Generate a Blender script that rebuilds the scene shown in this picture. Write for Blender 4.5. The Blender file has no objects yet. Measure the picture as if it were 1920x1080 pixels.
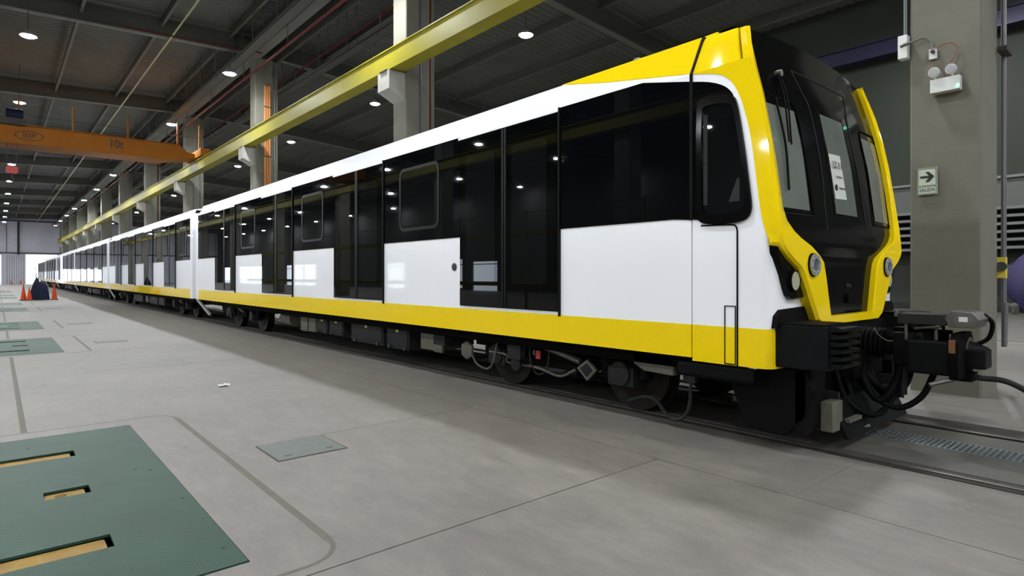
import bpy, bmesh, math, random
from math import sin, cos, pi, atan, radians, sqrt
from mathutils import Vector, Matrix
random.seed(7)
C = bpy.context.scene.collection
SC = bpy.context.scene

# ---------------------------------------------------------------- camera, sky, exposure
YAW = atan(965 / 1120)
cam_d = bpy.data.cameras.new('camera')
cam = bpy.data.objects.new('camera', cam_d)
C.objects.link(cam)
cam_d.sensor_width = 36
cam_d.lens = 36 * 1120 / 1920
cam_d.shift_y = -23 / 1920
cam_d.clip_end = 600
cam.location = (0, 0, 1.48)
cam.rotation_euler = (pi / 2, 0, -YAW)
SC.camera = cam
W = bpy.data.worlds.new('sky')
SC.world = W
W.use_nodes = True
W.node_tree.nodes['Background'].inputs[0].default_value = (.78, .88, 1, 1)
W.node_tree.nodes['Background'].inputs[1].default_value = 7.0
SC.view_settings.view_transform = 'Standard'
SC.view_settings.look = 'None'
SC.view_settings.gamma = 1
SC.view_settings.use_curve_mapping = False
SC.view_settings.exposure = 0.0
LAMP = 1180.0       # radiance of the lamp lenses

# ---------------------------------------------------------------- materials
def mat(name, col, rough=.5, metal=0, emit=0, noise=None, bump=None, coat=0, spec=None, var=.15, alpha=None, coords='Object'):
    m = bpy.data.materials.new(name)
    m.use_nodes = True
    nt = m.node_tree
    b = nt.nodes['Principled BSDF']
    b.inputs['Base Color'].default_value = (*col, 1)
    b.inputs['Roughness'].default_value = rough
    b.inputs['Metallic'].default_value = metal
    if spec is not None: b.inputs['Specular IOR Level'].default_value = spec
    if coat:
        b.inputs['Coat Weight'].default_value = coat
        b.inputs['Coat Roughness'].default_value = .03
    if emit:
        b.inputs['Emission Color'].default_value = (*col, 1)
        b.inputs['Emission Strength'].default_value = emit
    tc = nt.nodes.new('ShaderNodeTexCoord')
    if noise:
        n = nt.nodes.new('ShaderNodeTexNoise')
        n.inputs['Scale'].default_value = noise
        n.inputs['Detail'].default_value = 8
        n.inputs['Roughness'].default_value = .62
        nt.links.new(tc.outputs[coords], n.inputs['Vector'])
        r = nt.nodes.new('ShaderNodeValToRGB')
        r.color_ramp.elements[0].position = .3
        r.color_ramp.elements[1].position = .7
        r.color_ramp.elements[0].color = (*[max(0, c * (1 - var)) for c in col], 1)
        r.color_ramp.elements[1].color = (*[min(1, c * (1 + var)) for c in col], 1)
        nt.links.new(n.outputs['Fac'], r.inputs['Fac'])
        nt.links.new(r.outputs['Color'], b.inputs['Base Color'])
    if bump:
        sc, st = bump
        n2 = nt.nodes.new('ShaderNodeTexNoise')
        n2.inputs['Scale'].default_value = sc
        n2.inputs['Detail'].default_value = 4
        nt.links.new(tc.outputs[coords], n2.inputs['Vector'])
        bp = nt.nodes.new('ShaderNodeBump')
        bp.inputs['Strength'].default_value = st
        bp.inputs['Distance'].default_value = .01
        nt.links.new(n2.outputs['Fac'], bp.inputs['Height'])
        nt.links.new(bp.outputs['Normal'], b.inputs['Normal'])
    return m

def concrete_mat():
    m = mat('floor_concrete', (.162, .147, .132), .62, noise=.55, var=.13, bump=(60, .25))
    nt = m.node_tree; b = nt.nodes['Principled BSDF']
    ramp = [n for n in nt.nodes if n.type == 'VALTORGB'][0]
    tc = [n for n in nt.nodes if n.type == 'TEX_COORD'][0]
    n = nt.nodes.new('ShaderNodeTexNoise'); n.inputs['Scale'].default_value = 6; n.inputs['Detail'].default_value = 10
    n.inputs['Roughness'].default_value = .75
    mp = nt.nodes.new('ShaderNodeMapping'); mp.inputs['Scale'].default_value = (1, .35, 1)
    nt.links.new(tc.outputs['Object'], mp.inputs[0]); nt.links.new(mp.outputs[0], n.inputs['Vector'])
    r = nt.nodes.new('ShaderNodeValToRGB')
    r.color_ramp.elements[0].position = .32; r.color_ramp.elements[1].position = .68
    r.color_ramp.elements[0].color = (.70, .705, .69, 1); r.color_ramp.elements[1].color = (1.2, 1.17, 1.16, 1)
    mx = nt.nodes.new('ShaderNodeMix'); mx.data_type = 'RGBA'; mx.blend_type = 'MULTIPLY'; mx.inputs['Factor'].default_value = 1
    nt.links.new(n.outputs['Fac'], r.inputs['Fac'])
    nt.links.new(ramp.outputs['Color'], mx.inputs['A']); nt.links.new(r.outputs['Color'], mx.inputs['B'])
    # dark specks and stains
    v = nt.nodes.new('ShaderNodeTexNoise'); v.inputs['Scale'].default_value = 2.3; v.inputs['Detail'].default_value = 12; v.inputs['Roughness'].default_value = .8
    nt.links.new(tc.outputs['Object'], v.inputs['Vector'])
    r2 = nt.nodes.new('ShaderNodeValToRGB'); r2.color_ramp.elements[0].position = .27; r2.color_ramp.elements[1].position = .42
    r2.color_ramp.elements[0].color = (.55, .55, .52, 1); r2.color_ramp.elements[1].color = (1, 1, 1, 1)
    nt.links.new(v.outputs['Fac'], r2.inputs['Fac'])
    m2 = nt.nodes.new('ShaderNodeMix'); m2.data_type = 'RGBA'; m2.blend_type = 'MULTIPLY'; m2.inputs['Factor'].default_value = 1
    nt.links.new(mx.outputs['Result'], m2.inputs['A']); nt.links.new(r2.outputs['Color'], m2.inputs['B'])
    nt.links.new(m2.outputs['Result'], b.inputs['Base Color'])
    rr = nt.nodes.new('ShaderNodeMapRange'); rr.inputs['To Min'].default_value = .42; rr.inputs['To Max'].default_value = .75
    nt.links.new(n.outputs['Fac'], rr.inputs['Value']); nt.links.new(rr.outputs[0], b.inputs['Roughness'])
    return m

def plate_mat():
    m = mat('green_chequer_steel', (.021, .052, .035), .55, spec=.18, noise=1.6, var=.16)
    nt = m.node_tree; b = nt.nodes['Principled BSDF']
    tc = [n for n in nt.nodes if n.type == 'TEX_COORD'][0]
    mp = nt.nodes.new('ShaderNodeMapping'); mp.inputs['Rotation'].default_value = (0, 0, pi / 4)
    ck = nt.nodes.new('ShaderNodeTexVoronoi'); ck.inputs['Scale'].default_value = 34; ck.inputs['Randomness'].default_value = 0
    nt.links.new(tc.outputs['Object'], mp.inputs[0]); nt.links.new(mp.outputs[0], ck.inputs['Vector'])
    bp = nt.nodes.new('ShaderNodeBump'); bp.inputs['Strength'].default_value = .5; bp.inputs['Distance'].default_value = .004; bp.invert = True
    nt.links.new(ck.outputs['Distance'], bp.inputs['Height']); nt.links.new(bp.outputs['Normal'], b.inputs['Normal'])
    return m

M = dict(
    floor=concrete_mat(), plate=plate_mat(),
    base=mat('joint_base', (.05, .048, .042), .9, noise=3),
    sealant=mat('joint_sealant', (.10, .097, .075), .8, noise=5),
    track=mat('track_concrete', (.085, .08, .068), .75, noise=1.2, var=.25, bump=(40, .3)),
    rail=mat('rail_steel', (.045, .038, .03), .5, .2, noise=4, var=.2),
    wheel=mat('wheel_steel', (.016, .014, .012), .6, spec=.2, noise=4, var=.2),
    railtop=mat('rail_head_steel', (.12, .11, .095), .45, .5, noise=5),
    grate=mat('grate_steel', (.2, .22, .23), .5, .5, noise=9),
    slot=mat('slot_yellow', (.24, .145, .03), .6, spec=.2, noise=7, var=.2),
    black=mat('black_void', (.008, .008, .008), .8),
    white=mat('white_paint', (.90, .91, .945), .3, coat=.5),
    yellow=mat('yellow_paint', (.88, .635, .005), .06, spec=.2, coat=.0),
    glassblack=mat('black_glass', (.0015, .002, .003), .018, spec=.22),
    doorblack=mat('door_black', (.0015, .0018, .0018), .015, spec=.2),
    pane=mat('tinted_pane', (.004, .005, .005), .012, spec=.26),
    cabpane=mat('cab_pane', (.13, .145, .125), .05, spec=.35, noise=.7, var=.25),
    rubber=mat('black_rubber', (.0035, .0035, .004), .6, spec=.09, noise=9),
    trimg=mat('grey_gasket', (.006, .0065, .006), .4, spec=.1),
    maskb=mat('cab_mask_black', (.0035, .0035, .0035), .1, spec=.11),
    dark=mat('dark_coupler_steel', (.004, .0045, .005), .5, spec=.12, noise=6, var=.3),
    under=mat('underframe_dark', (.004, .0036, .0033), .85, spec=.06, noise=4, var=.4),
    undergrey=mat('equipment_grey', (.022, .023, .022), .6, spec=.15, noise=4, var=.25),
    pale=mat('equipment_pale', (.13, .125, .10), .6, spec=.25, noise=5, var=.2),
    steel=mat('bare_steel', (.11, .105, .095), .45, .5, noise=8, var=.3),
    alu=mat('lamp_ring', (.45, .47, .5), .35, .5),
    lens=mat('headlight_lens', (.42, .42, .30), .15, coat=.5),
    lensd=mat('signal_lens', (.10, .11, .12), .12, coat=.5),
    col=mat('column_concrete', (.138, .134, .105), .85, noise=1.7, var=.11, bump=(30, .2)),
    colw=mat('corbel_concrete', (.30, .29, .26), .85, noise=2, var=.08),
    roof=mat('roof_deck', (.105, .108, .094), .75, noise=.4, var=.14),
    beam=mat('roof_steel', (.115, .115, .097), .7, noise=.6, var=.15),
    beamd=mat('roof_beam_web', (.06, .06, .05), .75, noise=.5, var=.2),
    runway=mat('runway_yellow', (.23, .20, .012), .5, spec=.2, noise=.8, var=.12),
    orange=mat('crane_orange', (.26, .085, .004), .6, spec=.15, noise=1, var=.14),
    orangepipe=mat('orange_pipe', (.42, .16, .035), .6),
    redpipe=mat('red_pipe', (.09, .014, .012), .7, spec=.15),
    bluepipe=mat('blue_pipe', (.05, .05, .18), .5),
    bluebeam=mat('blue_runway', (.012, .012, .045), .6),
    greypipe=mat('conduit_grey', (.14, .145, .145), .45, .3),
    yconduit=mat('ceiling_pipe', (.33, .30, .15), .5),
    ink=mat('black_ink', (.012, .012, .012), .6),
    lampbody=mat('lamp_housing', (.18, .18, .18), .5, .5),
    lamp=mat('lamp_lens', (.93, .97, 1.0), .5, emit=LAMP),
    walll=mat('left_wall', (.05, .05, .05), .8), wallf=mat('end_wall_panel', (.42, .42, .47), .7, noise=.3, var=.1), wallm=mat('wall_panel', (.075, .078, .068), .7, noise=.3, var=.1),  # wallf lightened and blued: haze and daylight bounce put into its colour
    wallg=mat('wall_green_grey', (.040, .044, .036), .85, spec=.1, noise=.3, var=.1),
    plastic=mat('white_plastic', (.58, .59, .58), .4),
    signm=mat('sign_pale', (.50, .56, .45), .5),
    paper=mat('paper', (.50, .53, .47), .7),
    red=mat('red_wire', (.22, .035, .015), .6),
    hook=mat('hook_red', (.4, .03, .02), .5),
    glow_strip=mat('roof_glow', (.62, .66, .95), .5, emit=.55),  # glow for the strips added under the far roof
    platform=mat('platform_yellow', (.12, .10, .01), .7, spec=.1),
    cone=mat('cone_orange', (.50, .06, .01), .6, spec=.2),
    tarp=mat('navy_tarp', (.006, .009, .03), .7, spec=.2, noise=6, var=.3),
    purple=mat('purple_sheet', (.022, .017, .075), .6, noise=3, var=.3),
    green=mat('green_led', (.05, 1, .45), .5, emit=30),
    shelf=mat('shelf_grey', (.14, .145, .14), .5),
    ground=mat('outside_ground', (.6, .6, .58), .9),
    edge=mat('rusty_edge', (.16, .07, .025), .7), label=mat('warning_yellow', (.6, .48, .05), .5),
)

# ---------------------------------------------------------------- mesh helpers
class MB:
    def __init__(s): s.v = []; s.f = []; s.mi = []; s.k = 0
    def add(s, vs, fs):
        o = len(s.v); s.v += [tuple(v) for v in vs]
        s.f += [tuple(i + o for i in f) for f in fs]; s.mi += [s.k] * len(fs)
        return s
    def box(s, x0, x1, y0, y1, z0, z1):
        x0, x1 = min(x0, x1), max(x0, x1); y0, y1 = min(y0, y1), max(y0, y1); z0, z1 = min(z0, z1), max(z0, z1)
        return s.add([(x0, y0, z0), (x1, y0, z0), (x1, y1, z0), (x0, y1, z0), (x0, y0, z1), (x1, y0, z1), (x1, y1, z1), (x0, y1, z1)],
                     [(0, 3, 2, 1), (4, 5, 6, 7), (0, 1, 5, 4), (1, 2, 6, 5), (2, 3, 7, 6), (3, 0, 4, 7)])
    def cyl(s, p0, p1, r0, r1=None, n=16, caps=True):
        r1 = r0 if r1 is None else r1
        p0, p1 = Vector(p0), Vector(p1); d = (p1 - p0).normalized()
        a = d.orthogonal().normalized(); b = d.cross(a)
        vs = [p0 + (a * cos(t) + b * sin(t)) * r0 for t in [2 * pi * i / n for i in range(n)]] + \
             [p1 + (a * cos(t) + b * sin(t)) * r1 for t in [2 * pi * i / n for i in range(n)]]
        fs = [(i, (i + 1) % n, n + (i + 1) % n, n + i) for i in range(n)]
        if caps: fs += [tuple(range(n - 1, -1, -1)), tuple(range(n, 2 * n))]
        return s.add(vs, fs)
    def tube(s, pts, r, n=8, sub=4):
        P = [Vector(p) for p in pts]
        if len(P) > 2 and sub > 1:
            Q = []
            E = [P[0] * 2 - P[1]] + P + [P[-1] * 2 - P[-2]]
            for i in range(1, len(E) - 2):
                for k in range(sub):
                    t = k / sub
                    a, b, c, d = E[i - 1], E[i], E[i + 1], E[i + 2]
                    Q.append(.5 * ((2 * b) + (c - a) * t + (2 * a - 5 * b + 4 * c - d) * t * t + (3 * b - a - 3 * c + d) * t ** 3))
            Q.append(P[-1]); P = Q
        vs = []; fs = []; a = None
        for i, p in enumerate(P):
            d = (P[min(i + 1, len(P) - 1)] - P[max(i - 1, 0)]).normalized()
            a = d.orthogonal().normalized() if a is None else (a - d * a.dot(d)).normalized()
            b = d.cross(a)
            vs += [p + (a * cos(2 * pi * k / n) + b * sin(2 * pi * k / n)) * r for k in range(n)]
        for i in range(len(P) - 1):
            fs += [(i * n + k, i * n + (k + 1) % n, (i + 1) * n + (k + 1) % n, (i + 1) * n + k) for k in range(n)]
        fs += [tuple(range(n - 1, -1, -1)), tuple(range((len(P) - 1) * n, len(P) * n))]
        return s.add(vs, fs)
    def prism(s, poly, axis, a, b):
        # poly: list of 2-D points; axis 'x': (y,z), 'y': (x,z), 'z': (x,y)
        def q(p, t): return {'x': (t, p[0], p[1]), 'y': (p[0], t, p[1]), 'z': (p[0], p[1], t)}[axis]
        n = len(poly)
        vs = [q(p, a) for p in poly] + [q(p, b) for p in poly]
        fs = [(i, (i + 1) % n, n + (i + 1) % n, n + i) for i in range(n)] + [tuple(range(n - 1, -1, -1)), tuple(range(n, 2 * n))]
        return s.add(vs, fs)
    def ring(s, poly, inner, axis, a, b):
        # frame between two outlines with the same point count
        def q(p, t): return {'x': (t, p[0], p[1]), 'y': (p[0], t, p[1]), 'z': (p[0], p[1], t)}[axis]
        n = len(poly)
        vs = [q(p, a) for p in poly] + [q(p, a) for p in inner] + [q(p, b) for p in poly] + [q(p, b) for p in inner]
        fs = []
        for i in range(n):
            j = (i + 1) % n
            fs += [(i, j, n + j, n + i), (2 * n + i, 3 * n + i, 3 * n + j, 2 * n + j), (i, 2 * n + i, 2 * n + j, j), (n + i, n + j, 3 * n + j, 3 * n + i)]
        return s.add(vs, fs)

ORG = {}
def link(o): C.objects.link(o); return o
def thing(name, label, cat, loc=(0, 0, 0), group=None, kind=None):
    o = link(bpy.data.objects.new(name, None)); o.location = loc; o.empty_display_size = .2
    ORG[o.name] = Vector(loc)
    if label: o['label'] = label
    if cat: o['category'] = cat
    if group: o['group'] = group
    if kind: o['kind'] = kind
    return o
def part(name, mb, m, parent=None, smooth=False, bevel=0, label=None, cat=None, group=None, kind=None, loc=None, flat_recalc=True):
    org = Vector(loc) if loc is not None else (ORG[parent.name] if parent else Vector((0, 0, 0)))
    me = bpy.data.meshes.new(name)
    me.from_pydata([tuple(Vector(v) - org) for v in mb.v], [], mb.f)
    mats = m if isinstance(m, (list, tuple)) else [m]
    for k in mats: me.materials.append(M[k] if isinstance(k, str) else k)
    if len(mats) > 1:
        for p, i in zip(me.polygons, mb.mi): p.material_index = i
    bm = bmesh.new(); bm.from_mesh(me)
    if flat_recalc: bmesh.ops.recalc_face_normals(bm, faces=bm.faces)
    if bevel: bmesh.ops.bevel(bm, geom=[e for e in bm.edges if len(e.link_faces) == 2 and e.calc_face_angle() > .5], offset=bevel, segments=2, affect='EDGES', profile=.6)
    bm.to_mesh(me); bm.free()
    if smooth:
        me.polygons.foreach_set('use_smooth', [True] * len(me.polygons))
        try: me.set_sharp_from_angle(angle=radians(35))
        except Exception: pass
    o = link(bpy.data.objects.new(name, me))
    if parent:
        o.parent = parent; o.location = org - ORG[parent.name]
    else: o.location = org
    ORG[o.name] = org
    if label: o['label'] = label
    if cat: o['category'] = cat
    if group: o['group'] = group
    if kind: o['kind'] = kind
    return o
def kids(o): return [c for c in bpy.data.objects if c.parent == o]
CH = {}
def copy_tree(src, loc, label=None):
    def rec(o, par):
        c = o.copy(); C.objects.link(c); c.parent = par
        for k in CH.get(o.name, []): rec(k, c)
        return c
    r = rec(src, None); r.location = loc
    if label: r['label'] = label
    return r
def index_children():
    CH.clear()
    for o in C.objects:
        if o.parent: CH.setdefault(o.parent.name, []).append(o)
def text(name, s, size, m, parent, loc, rot, depth=.002, xs=1, kind=None):
    cu = bpy.data.curves.new(name, 'FONT'); cu.body = s; cu.size = size; cu.extrude = depth; cu.offset = size * .008
    cu.align_x = 'CENTER'; cu.align_y = 'CENTER'; cu.resolution_u = 3
    t = bpy.data.objects.new(name, cu); C.objects.link(t)
    dg = bpy.context.evaluated_depsgraph_get()
    me = bpy.data.meshes.new_from_object(t.evaluated_get(dg))
    bpy.data.objects.remove(t)
    me.materials.clear(); me.materials.append(M[m])
    o = link(bpy.data.objects.new(name, me)); o.parent = parent
    o.location = Vector(loc) - ORG[parent.name]; o.rotation_euler = rot; o.scale = (xs, 1, 1)
    return o
def rrect(x0, x1, y0, y1, r, n=5):
    P = []
    for cx, cy, a in ((x1 - r, y1 - r, 0), (x0 + r, y1 - r, 90), (x0 + r, y0 + r, 180), (x1 - r, y0 + r, 270)):
        for k in range(n + 1):
            t = radians(a + 90 * k / n); P.append((cx + r * cos(t), cy + r * sin(t)))
    return P
def chaikin(P, n=2, closed=True):
    for _ in range(n):
        Q = [] if closed else [P[0]]
        for i in range(len(P) if closed else len(P) - 1):
            a, b = P[i], P[(i + 1) % len(P)]
            Q += [(a[0] * .75 + b[0] * .25, a[1] * .75 + b[1] * .25), (a[0] * .25 + b[0] * .75, a[1] * .25 + b[1] * .75)]
        if not closed: Q.append(P[-1])
        P = Q
    return P
ORD = ['nearest', 'second', 'third', 'fourth', 'fifth', 'sixth', 'seventh', 'eighth', 'ninth', 'tenth', 'eleventh', 'twelfth', 'thirteenth', 'fourteenth', 'fifteenth', 'sixteenth', 'seventeenth']

# ---------------------------------------------------------------- setting: floor
YF, YN = 141.0, -32.0           # far and near end walls
XL, XR = -27.0, 24.6
CX = 6.19                       # track centre line
floor = part('floor', MB().box(XL, XR, YN, YF, -.30, -.05), 'base', kind='structure')
PL = [(3.23, 6.96), (14.45, 18.02), (21.1, 24.8), (32.3, 35.8), (39.0, 42.6), (50.2, 53.8), (56.9, 60.5), (68.1, 71.7), (74.8, 78.4)]
PX0, PX1 = -2.2, .993
def slab(x0, x1, y0, y1, gx0=.006, gx1=.006, gy0=.006, gy1=.006, name='concrete_slab', m='floor', z=0.0):
    part(name, MB().box(x0 + gx0, x1 - gx1, y0 + gy0, y1 - gy1, -.06, z), m, floor)
# strip left of the plates, strip of the plates, strip right of them, strip beside the track
ys = [YN, 2.89, 7.35, 14.3, 20.9, 28, 38, 50, 62, 74, 90, 110, YF]
for a, b in zip(ys, ys[1:]):
    slab(XL, PX0, a, b, gx1=0)
prev = YN
for (a, b) in PL:
    slab(PX0, PX1, prev, a, gx0=0, gx1=0, gy0=0, gy1=.004); prev = b
slab(PX0, PX1, prev, YF, gx0=0, gx1=0, gy0=.004)
ys = [YN, -2.2, 2.89, 11.2, 14.3, 18.3, 28, 38, 50, 62, 74, 90, 110, YF]
for a, b in zip(ys, ys[1:]):
    slab(PX1, 4.04, a, b, gx0=0)
ys = [YN, 1.8, 8.2, 15, 22, 29, 36, 43, 50, 62, 74, 90, 110, YF]
for a, b in zip(ys, ys[1:]):
    slab(4.04, 5.235, a, b, gx0=.005, gx1=0, gy0=.0015, gy1=.0015)
ys = [YN, 4.5, 18, 31.5, 45, 58, 72, 90, 110, YF]
for a, b in zip(ys, ys[1:]):
    slab(7.38, 8.25, a, b, gx0=0, gx1=.005)
    slab(8.25, 12.0, a, b)
    slab(12.0, 17.5, a, b); slab(17.5, XR, a, b)
# sealed joints around the jack plates (slightly domed sealant beads)
def bead(pts, w, name='joint_sealant'):
    mb = MB(); P = [Vector((*p, 0)) for p in pts]; n = len(P); L = []; R = []; T = []
    for i, p in enumerate(P):
        d = (P[min(i + 1, n - 1)] - P[max(i - 1, 0)]).normalized(); q = Vector((-d.y, d.x, 0)) * w / 2
        L.append(p + q); R.append(p - q); T.append(p + Vector((0, 0, .0025)))
    vs = [v + Vector((0, 0, .0005)) for v in L] + T + [v + Vector((0, 0, .0005)) for v in R]
    fs = [(i, i + 1, n + i + 1, n + i) for i in range(n - 1)] + [(n + i, n + i + 1, 2 * n + i + 1, 2 * n + i) for i in range(n - 1)]
    part(name, mb.add(vs, fs), 'sealant', floor)
for i, (a, b) in enumerate(PL):
    x = 1.41; ya, yb = a - .25, b + .27; r = .22
    arc1 = [(x - r + r * cos(t), yb - r + r * sin(t)) for t in [radians(90 - 90 * k / 6) for k in range(7)]]
    arc2 = [(x - r + r * cos(t), ya + r - r * sin(t)) for t in [radians(90 * k / 6) for k in range(7)]]
    w = .05
    bead([(PX0 - .3, yb)] + arc1, .022); bead([arc1[-1], (x, (a + b) / 2), arc2[0]], w); bead(arc2 + [(PX0 - .3, ya)], .03)
for (a, b), (c, d) in zip(PL, PL[1:]):
    bead([(.19, b + .3), (.19, (b + c) / 2), (.19, c - .27)], .05)
bead([(.19, YN), (.19, PL[0][0] - .27)], .05)
bead([(2.29, 5.37), (3.2, 5.38), (4.04, 5.37)], .008, 'hairline_joint')
# track trough
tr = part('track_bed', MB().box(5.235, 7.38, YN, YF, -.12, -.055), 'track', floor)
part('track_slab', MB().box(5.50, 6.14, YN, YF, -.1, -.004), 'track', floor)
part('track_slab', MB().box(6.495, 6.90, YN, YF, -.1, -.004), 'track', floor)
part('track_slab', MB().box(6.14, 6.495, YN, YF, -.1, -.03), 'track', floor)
def rail(x, lab):
    t = thing('rail', lab, 'rail', (x, 0, 0), 'rails under the train')
    p = [(x - .07, -.06), (x + .07, -.06), (x + .07, -.045), (x + .012, -.03), (x + .012, -.025), (x + .036, -.012), (x + .036, -.002), (x + .028, .004), (x - .028, .004), (x - .036, -.002), (x - .036, -.012), (x - .012, -.025), (x - .012, -.03), (x - .07, -.045)]
    part('rail_head', MB().prism(p, 'y', YN, YF), 'railtop', t)
    s = -1 if x < CX else 1
    a, b = sorted((x + s * .055, x + s * .11)) if s < 0 else sorted((x + .055, x + .2))
    part('rail_flange', MB().box(a, b, YN, YF, -.058, -.008), 'rail', t)
rail(5.40, 'steel rail sunk in the floor on the near side of the train')
rail(7.02, 'steel rail sunk in the floor on the far side of the train')
g = thing('drain_grate', 'slotted steel drain grating between the two rails in front of the train', 'grate', (6.3, 0, 0))
for y0 in [-2 + .5 * k for k in range(10)]:
    mb = MB()
    mb.box(6.145, 6.165, y0, y0 + .5, -.03, -.001); mb.box(6.47, 6.49, y0, y0 + .5, -.03, -.001)
    for u in (6.235, 6.315, 6.395): mb.box(u, u + .01, y0, y0 + .5, -.03, -.002)
    n = 12
    for k in range(n):
        yy = y0 + .5 * k / n; mb.box(6.165, 6.47, yy, yy + .016, -.03, -.001)
    part('grate_panel', mb, 'grate', g)

# ---------------------------------------------------------------- jack pit cover plates
def cover(i, a, b):
    t = thing('jack_cover', 'green steel floor plate with yellow slots, %s' % ('nearest the camera' if i == 0 else ORD[i] + ' from the camera'), 'floor plate', (0, a, 0), 'green floor plates along the aisle')
    sl = [(-1.6, .487, a + .66, a + .86), (.235, .487, a + 1.74, a + 1.92), (-1.6, .487, a + 2.82, a + 3.02)]
    xs = [PX0 + .004, -1.6, .235, .487, PX1 - .006]; yy = sorted({a + .008, b - .008, *[s[2] for s in sl], *[s[3] for s in sl], (a + b) / 2 + .0})
    mb = MB()
    for x0, x1 in zip(xs, xs[1:]):
        for y0, y1 in zip(yy, yy[1:]):
            cx, cy = (x0 + x1) / 2, (y0 + y1) / 2
            if any(s[0] < cx < s[1] and s[2] < cy < s[3] for s in sl): continue
            mb.box(x0, x1, y0, y1, -.012, .004)
    part('steel_plate', mb, 'plate', t)
    part('pit', MB().box(PX0, PX1, a, b, -.058, -.05), 'black', t)
    for s in sl:
        e = .03
        part('slot_bar', MB().prism(rrect(s[0] + .004, s[1] - .028, s[2] + .012, s[3] - .012, .02), 'z', -.045, -.014), 'slot', t)
    if i == 0:
        part('ring_handle', MB().tube([((.325 + .032 * cos(k * pi / 4)), a + 1.83 + .024 * sin(k * pi / 4), -.011) for k in range(9)], .0022, sub=1), 'steel', t)
        for (x, y) in ((.93, a + .25), (.93, a + 1.2), (.88, a + 2.0), (.8, a + 2.1), (.93, b - .2), (.2, b - .4)):
            part('bolt_hole', MB().cyl((x, y, .003), (x, y, .0052), .012, n=8), 'black', t)
for i, (a, b) in enumerate(PL): cover(i, a, b)
for i, (x0, x1, y0, y1) in enumerate([(1.69, 2.28, 4.805, 5.36), (1.65, 2.25, 15.9, 16.45), (1.65, 2.25, 22.6, 23.15), (1.65, 2.25, 33.8, 34.3)]):
    t = thing('manhole_cover', 'square dull steel access cover set in the concrete, %s from the camera' % ORD[i], 'cover', ((x0 + x1) / 2, y0, 0), 'steel access covers in the floor')
    part('cover_plate', MB().box(x0 + .012, x1 - .012, y0 + .012, y1 - .012, 0, .006), mat('cover_steel%d' % i, (.10, .112, .098), .55, .2, noise=14, var=.14), t)
    part('cover_frame', MB().ring([(x0, y0), (x1, y0), (x1, y1), (x0, y1)], [(x0 + .01, y0 + .01), (x1 - .01, y0 + .01), (x1 - .01, y1 - .01), (x0 + .01, y1 - .01)], 'z', 0, .004), 'base', t)
    for u in (.2, .8):
        part('lift_slot', MB().box(x0 + (x1 - x0) * u - .03, x0 + (x1 - x0) * u + .03, y0 + .1, y0 + .112, .005, .0072), 'black', t)

# ---------------------------------------------------------------- walls
def ribwall(x0, x1, y, z0, z1, step=1.55, parent=None, m='wallm', holes=()):
    mb = MB(); xs = sorted({x0, x1, *[h[0] for h in holes], *[h[1] for h in holes]}); zs = sorted({z0, z1, *[h[2] for h in holes], *[h[3] for h in holes]})
    for a, b in zip(xs, xs[1:]):
        for c, d in zip(zs, zs[1:]):
            if any(h[0] <= (a + b) / 2 <= h[1] and h[2] <= (c + d) / 2 <= h[3] for h in holes): continue
            mb.box(a, b, y, y + .2, c, d)
    return mb
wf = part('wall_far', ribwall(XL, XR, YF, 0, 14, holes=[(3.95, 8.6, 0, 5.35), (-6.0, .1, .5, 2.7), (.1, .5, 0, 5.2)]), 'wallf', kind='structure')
k = 0
x = XL + .3
while x < XR:
    if not (3.95 < x < 8.6): part('panel_rib', MB().box(x, x + .09, YF - .12, YF, 5.75, 11.3), 'wallm', wf)
    x += 1.55
part('girt', MB().box(XL, XR, YF - .25, YF, 5.5, 5.75), 'wallm', wf)
part('crane_rail_beam', MB().box(XL, 9, YF - .35, YF, 11.35, 11.6), 'bluebeam', wf)
part('post', MB().box(2.75, 3.05, YF - .3, YF, 0, 11.3), 'wallg', wf)
part('door_frame', MB().ring([(3.8, 0), (8.7, 0), (8.7, 5.6), (3.8, 5.6)], [(3.95, 0), (8.55, 0), (8.55, 5.4), (3.95, 5.4)], 'y', YF - .12, YF), 'plastic', wf)
d1 = part('door_1', MB().box(1.15, 3.9, YF - .35, YF - .2, .05, 5.3), 'wallf', kind='structure')
for q in range(8): part('door_rib', MB().box(1.3 + q * .33, 1.36 + q * .33, YF - .38, YF - .35, .1, 5.2), 'wallm', d1)
wl = MB(); ys0 = [(44.5, 48.5, 0, 2.9), (50.2, 51, .2, 3.2), (62, 66, 0, 3), (88, 100, 0, 3.2), (112, 136, 0, 3.2)]
ysb = sorted({YN, YF, *[h[0] for h in ys0], *[h[1] for h in ys0]}); zsb = sorted({0, 14, *[h[2] for h in ys0], *[h[3] for h in ys0]})
for a, b in zip(ysb, ysb[1:]):
    for c, d in zip(zsb, zsb[1:]):
        if any(h[0] < (a + b) / 2 < h[1] and h[2] < (c + d) / 2 < h[3] for h in ys0): continue
        wl.box(XL - .2, XL, a, b, c, d)
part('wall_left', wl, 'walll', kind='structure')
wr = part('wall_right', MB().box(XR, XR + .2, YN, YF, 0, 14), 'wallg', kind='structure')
part('dado', MB().box(XR - .06, XR, YN, YF, 2.3, 4.62), 'wallm', wr)
part('ledge', MB().box(XR - .16, XR, YN, YF, 4.62, 4.70), 'shelf', wr)
part('kerb', MB().box(XR - .45, XR, YN, YF, 0, .34), 'colw', wr)
part('wall_near', MB().box(XL, XR, YN - .2, YN, 0, 14), 'wallg', kind='structure')
part('ground', MB().box(-80, 90, YF + .2, YF + 90, -.4, -.05), 'ground', kind='structure')
t = thing('runway_beam', 'dark blue crane runway beam high on the wall behind the cab', 'beam', (XR - .7, 0, 9.3), None, 'structure')
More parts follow.
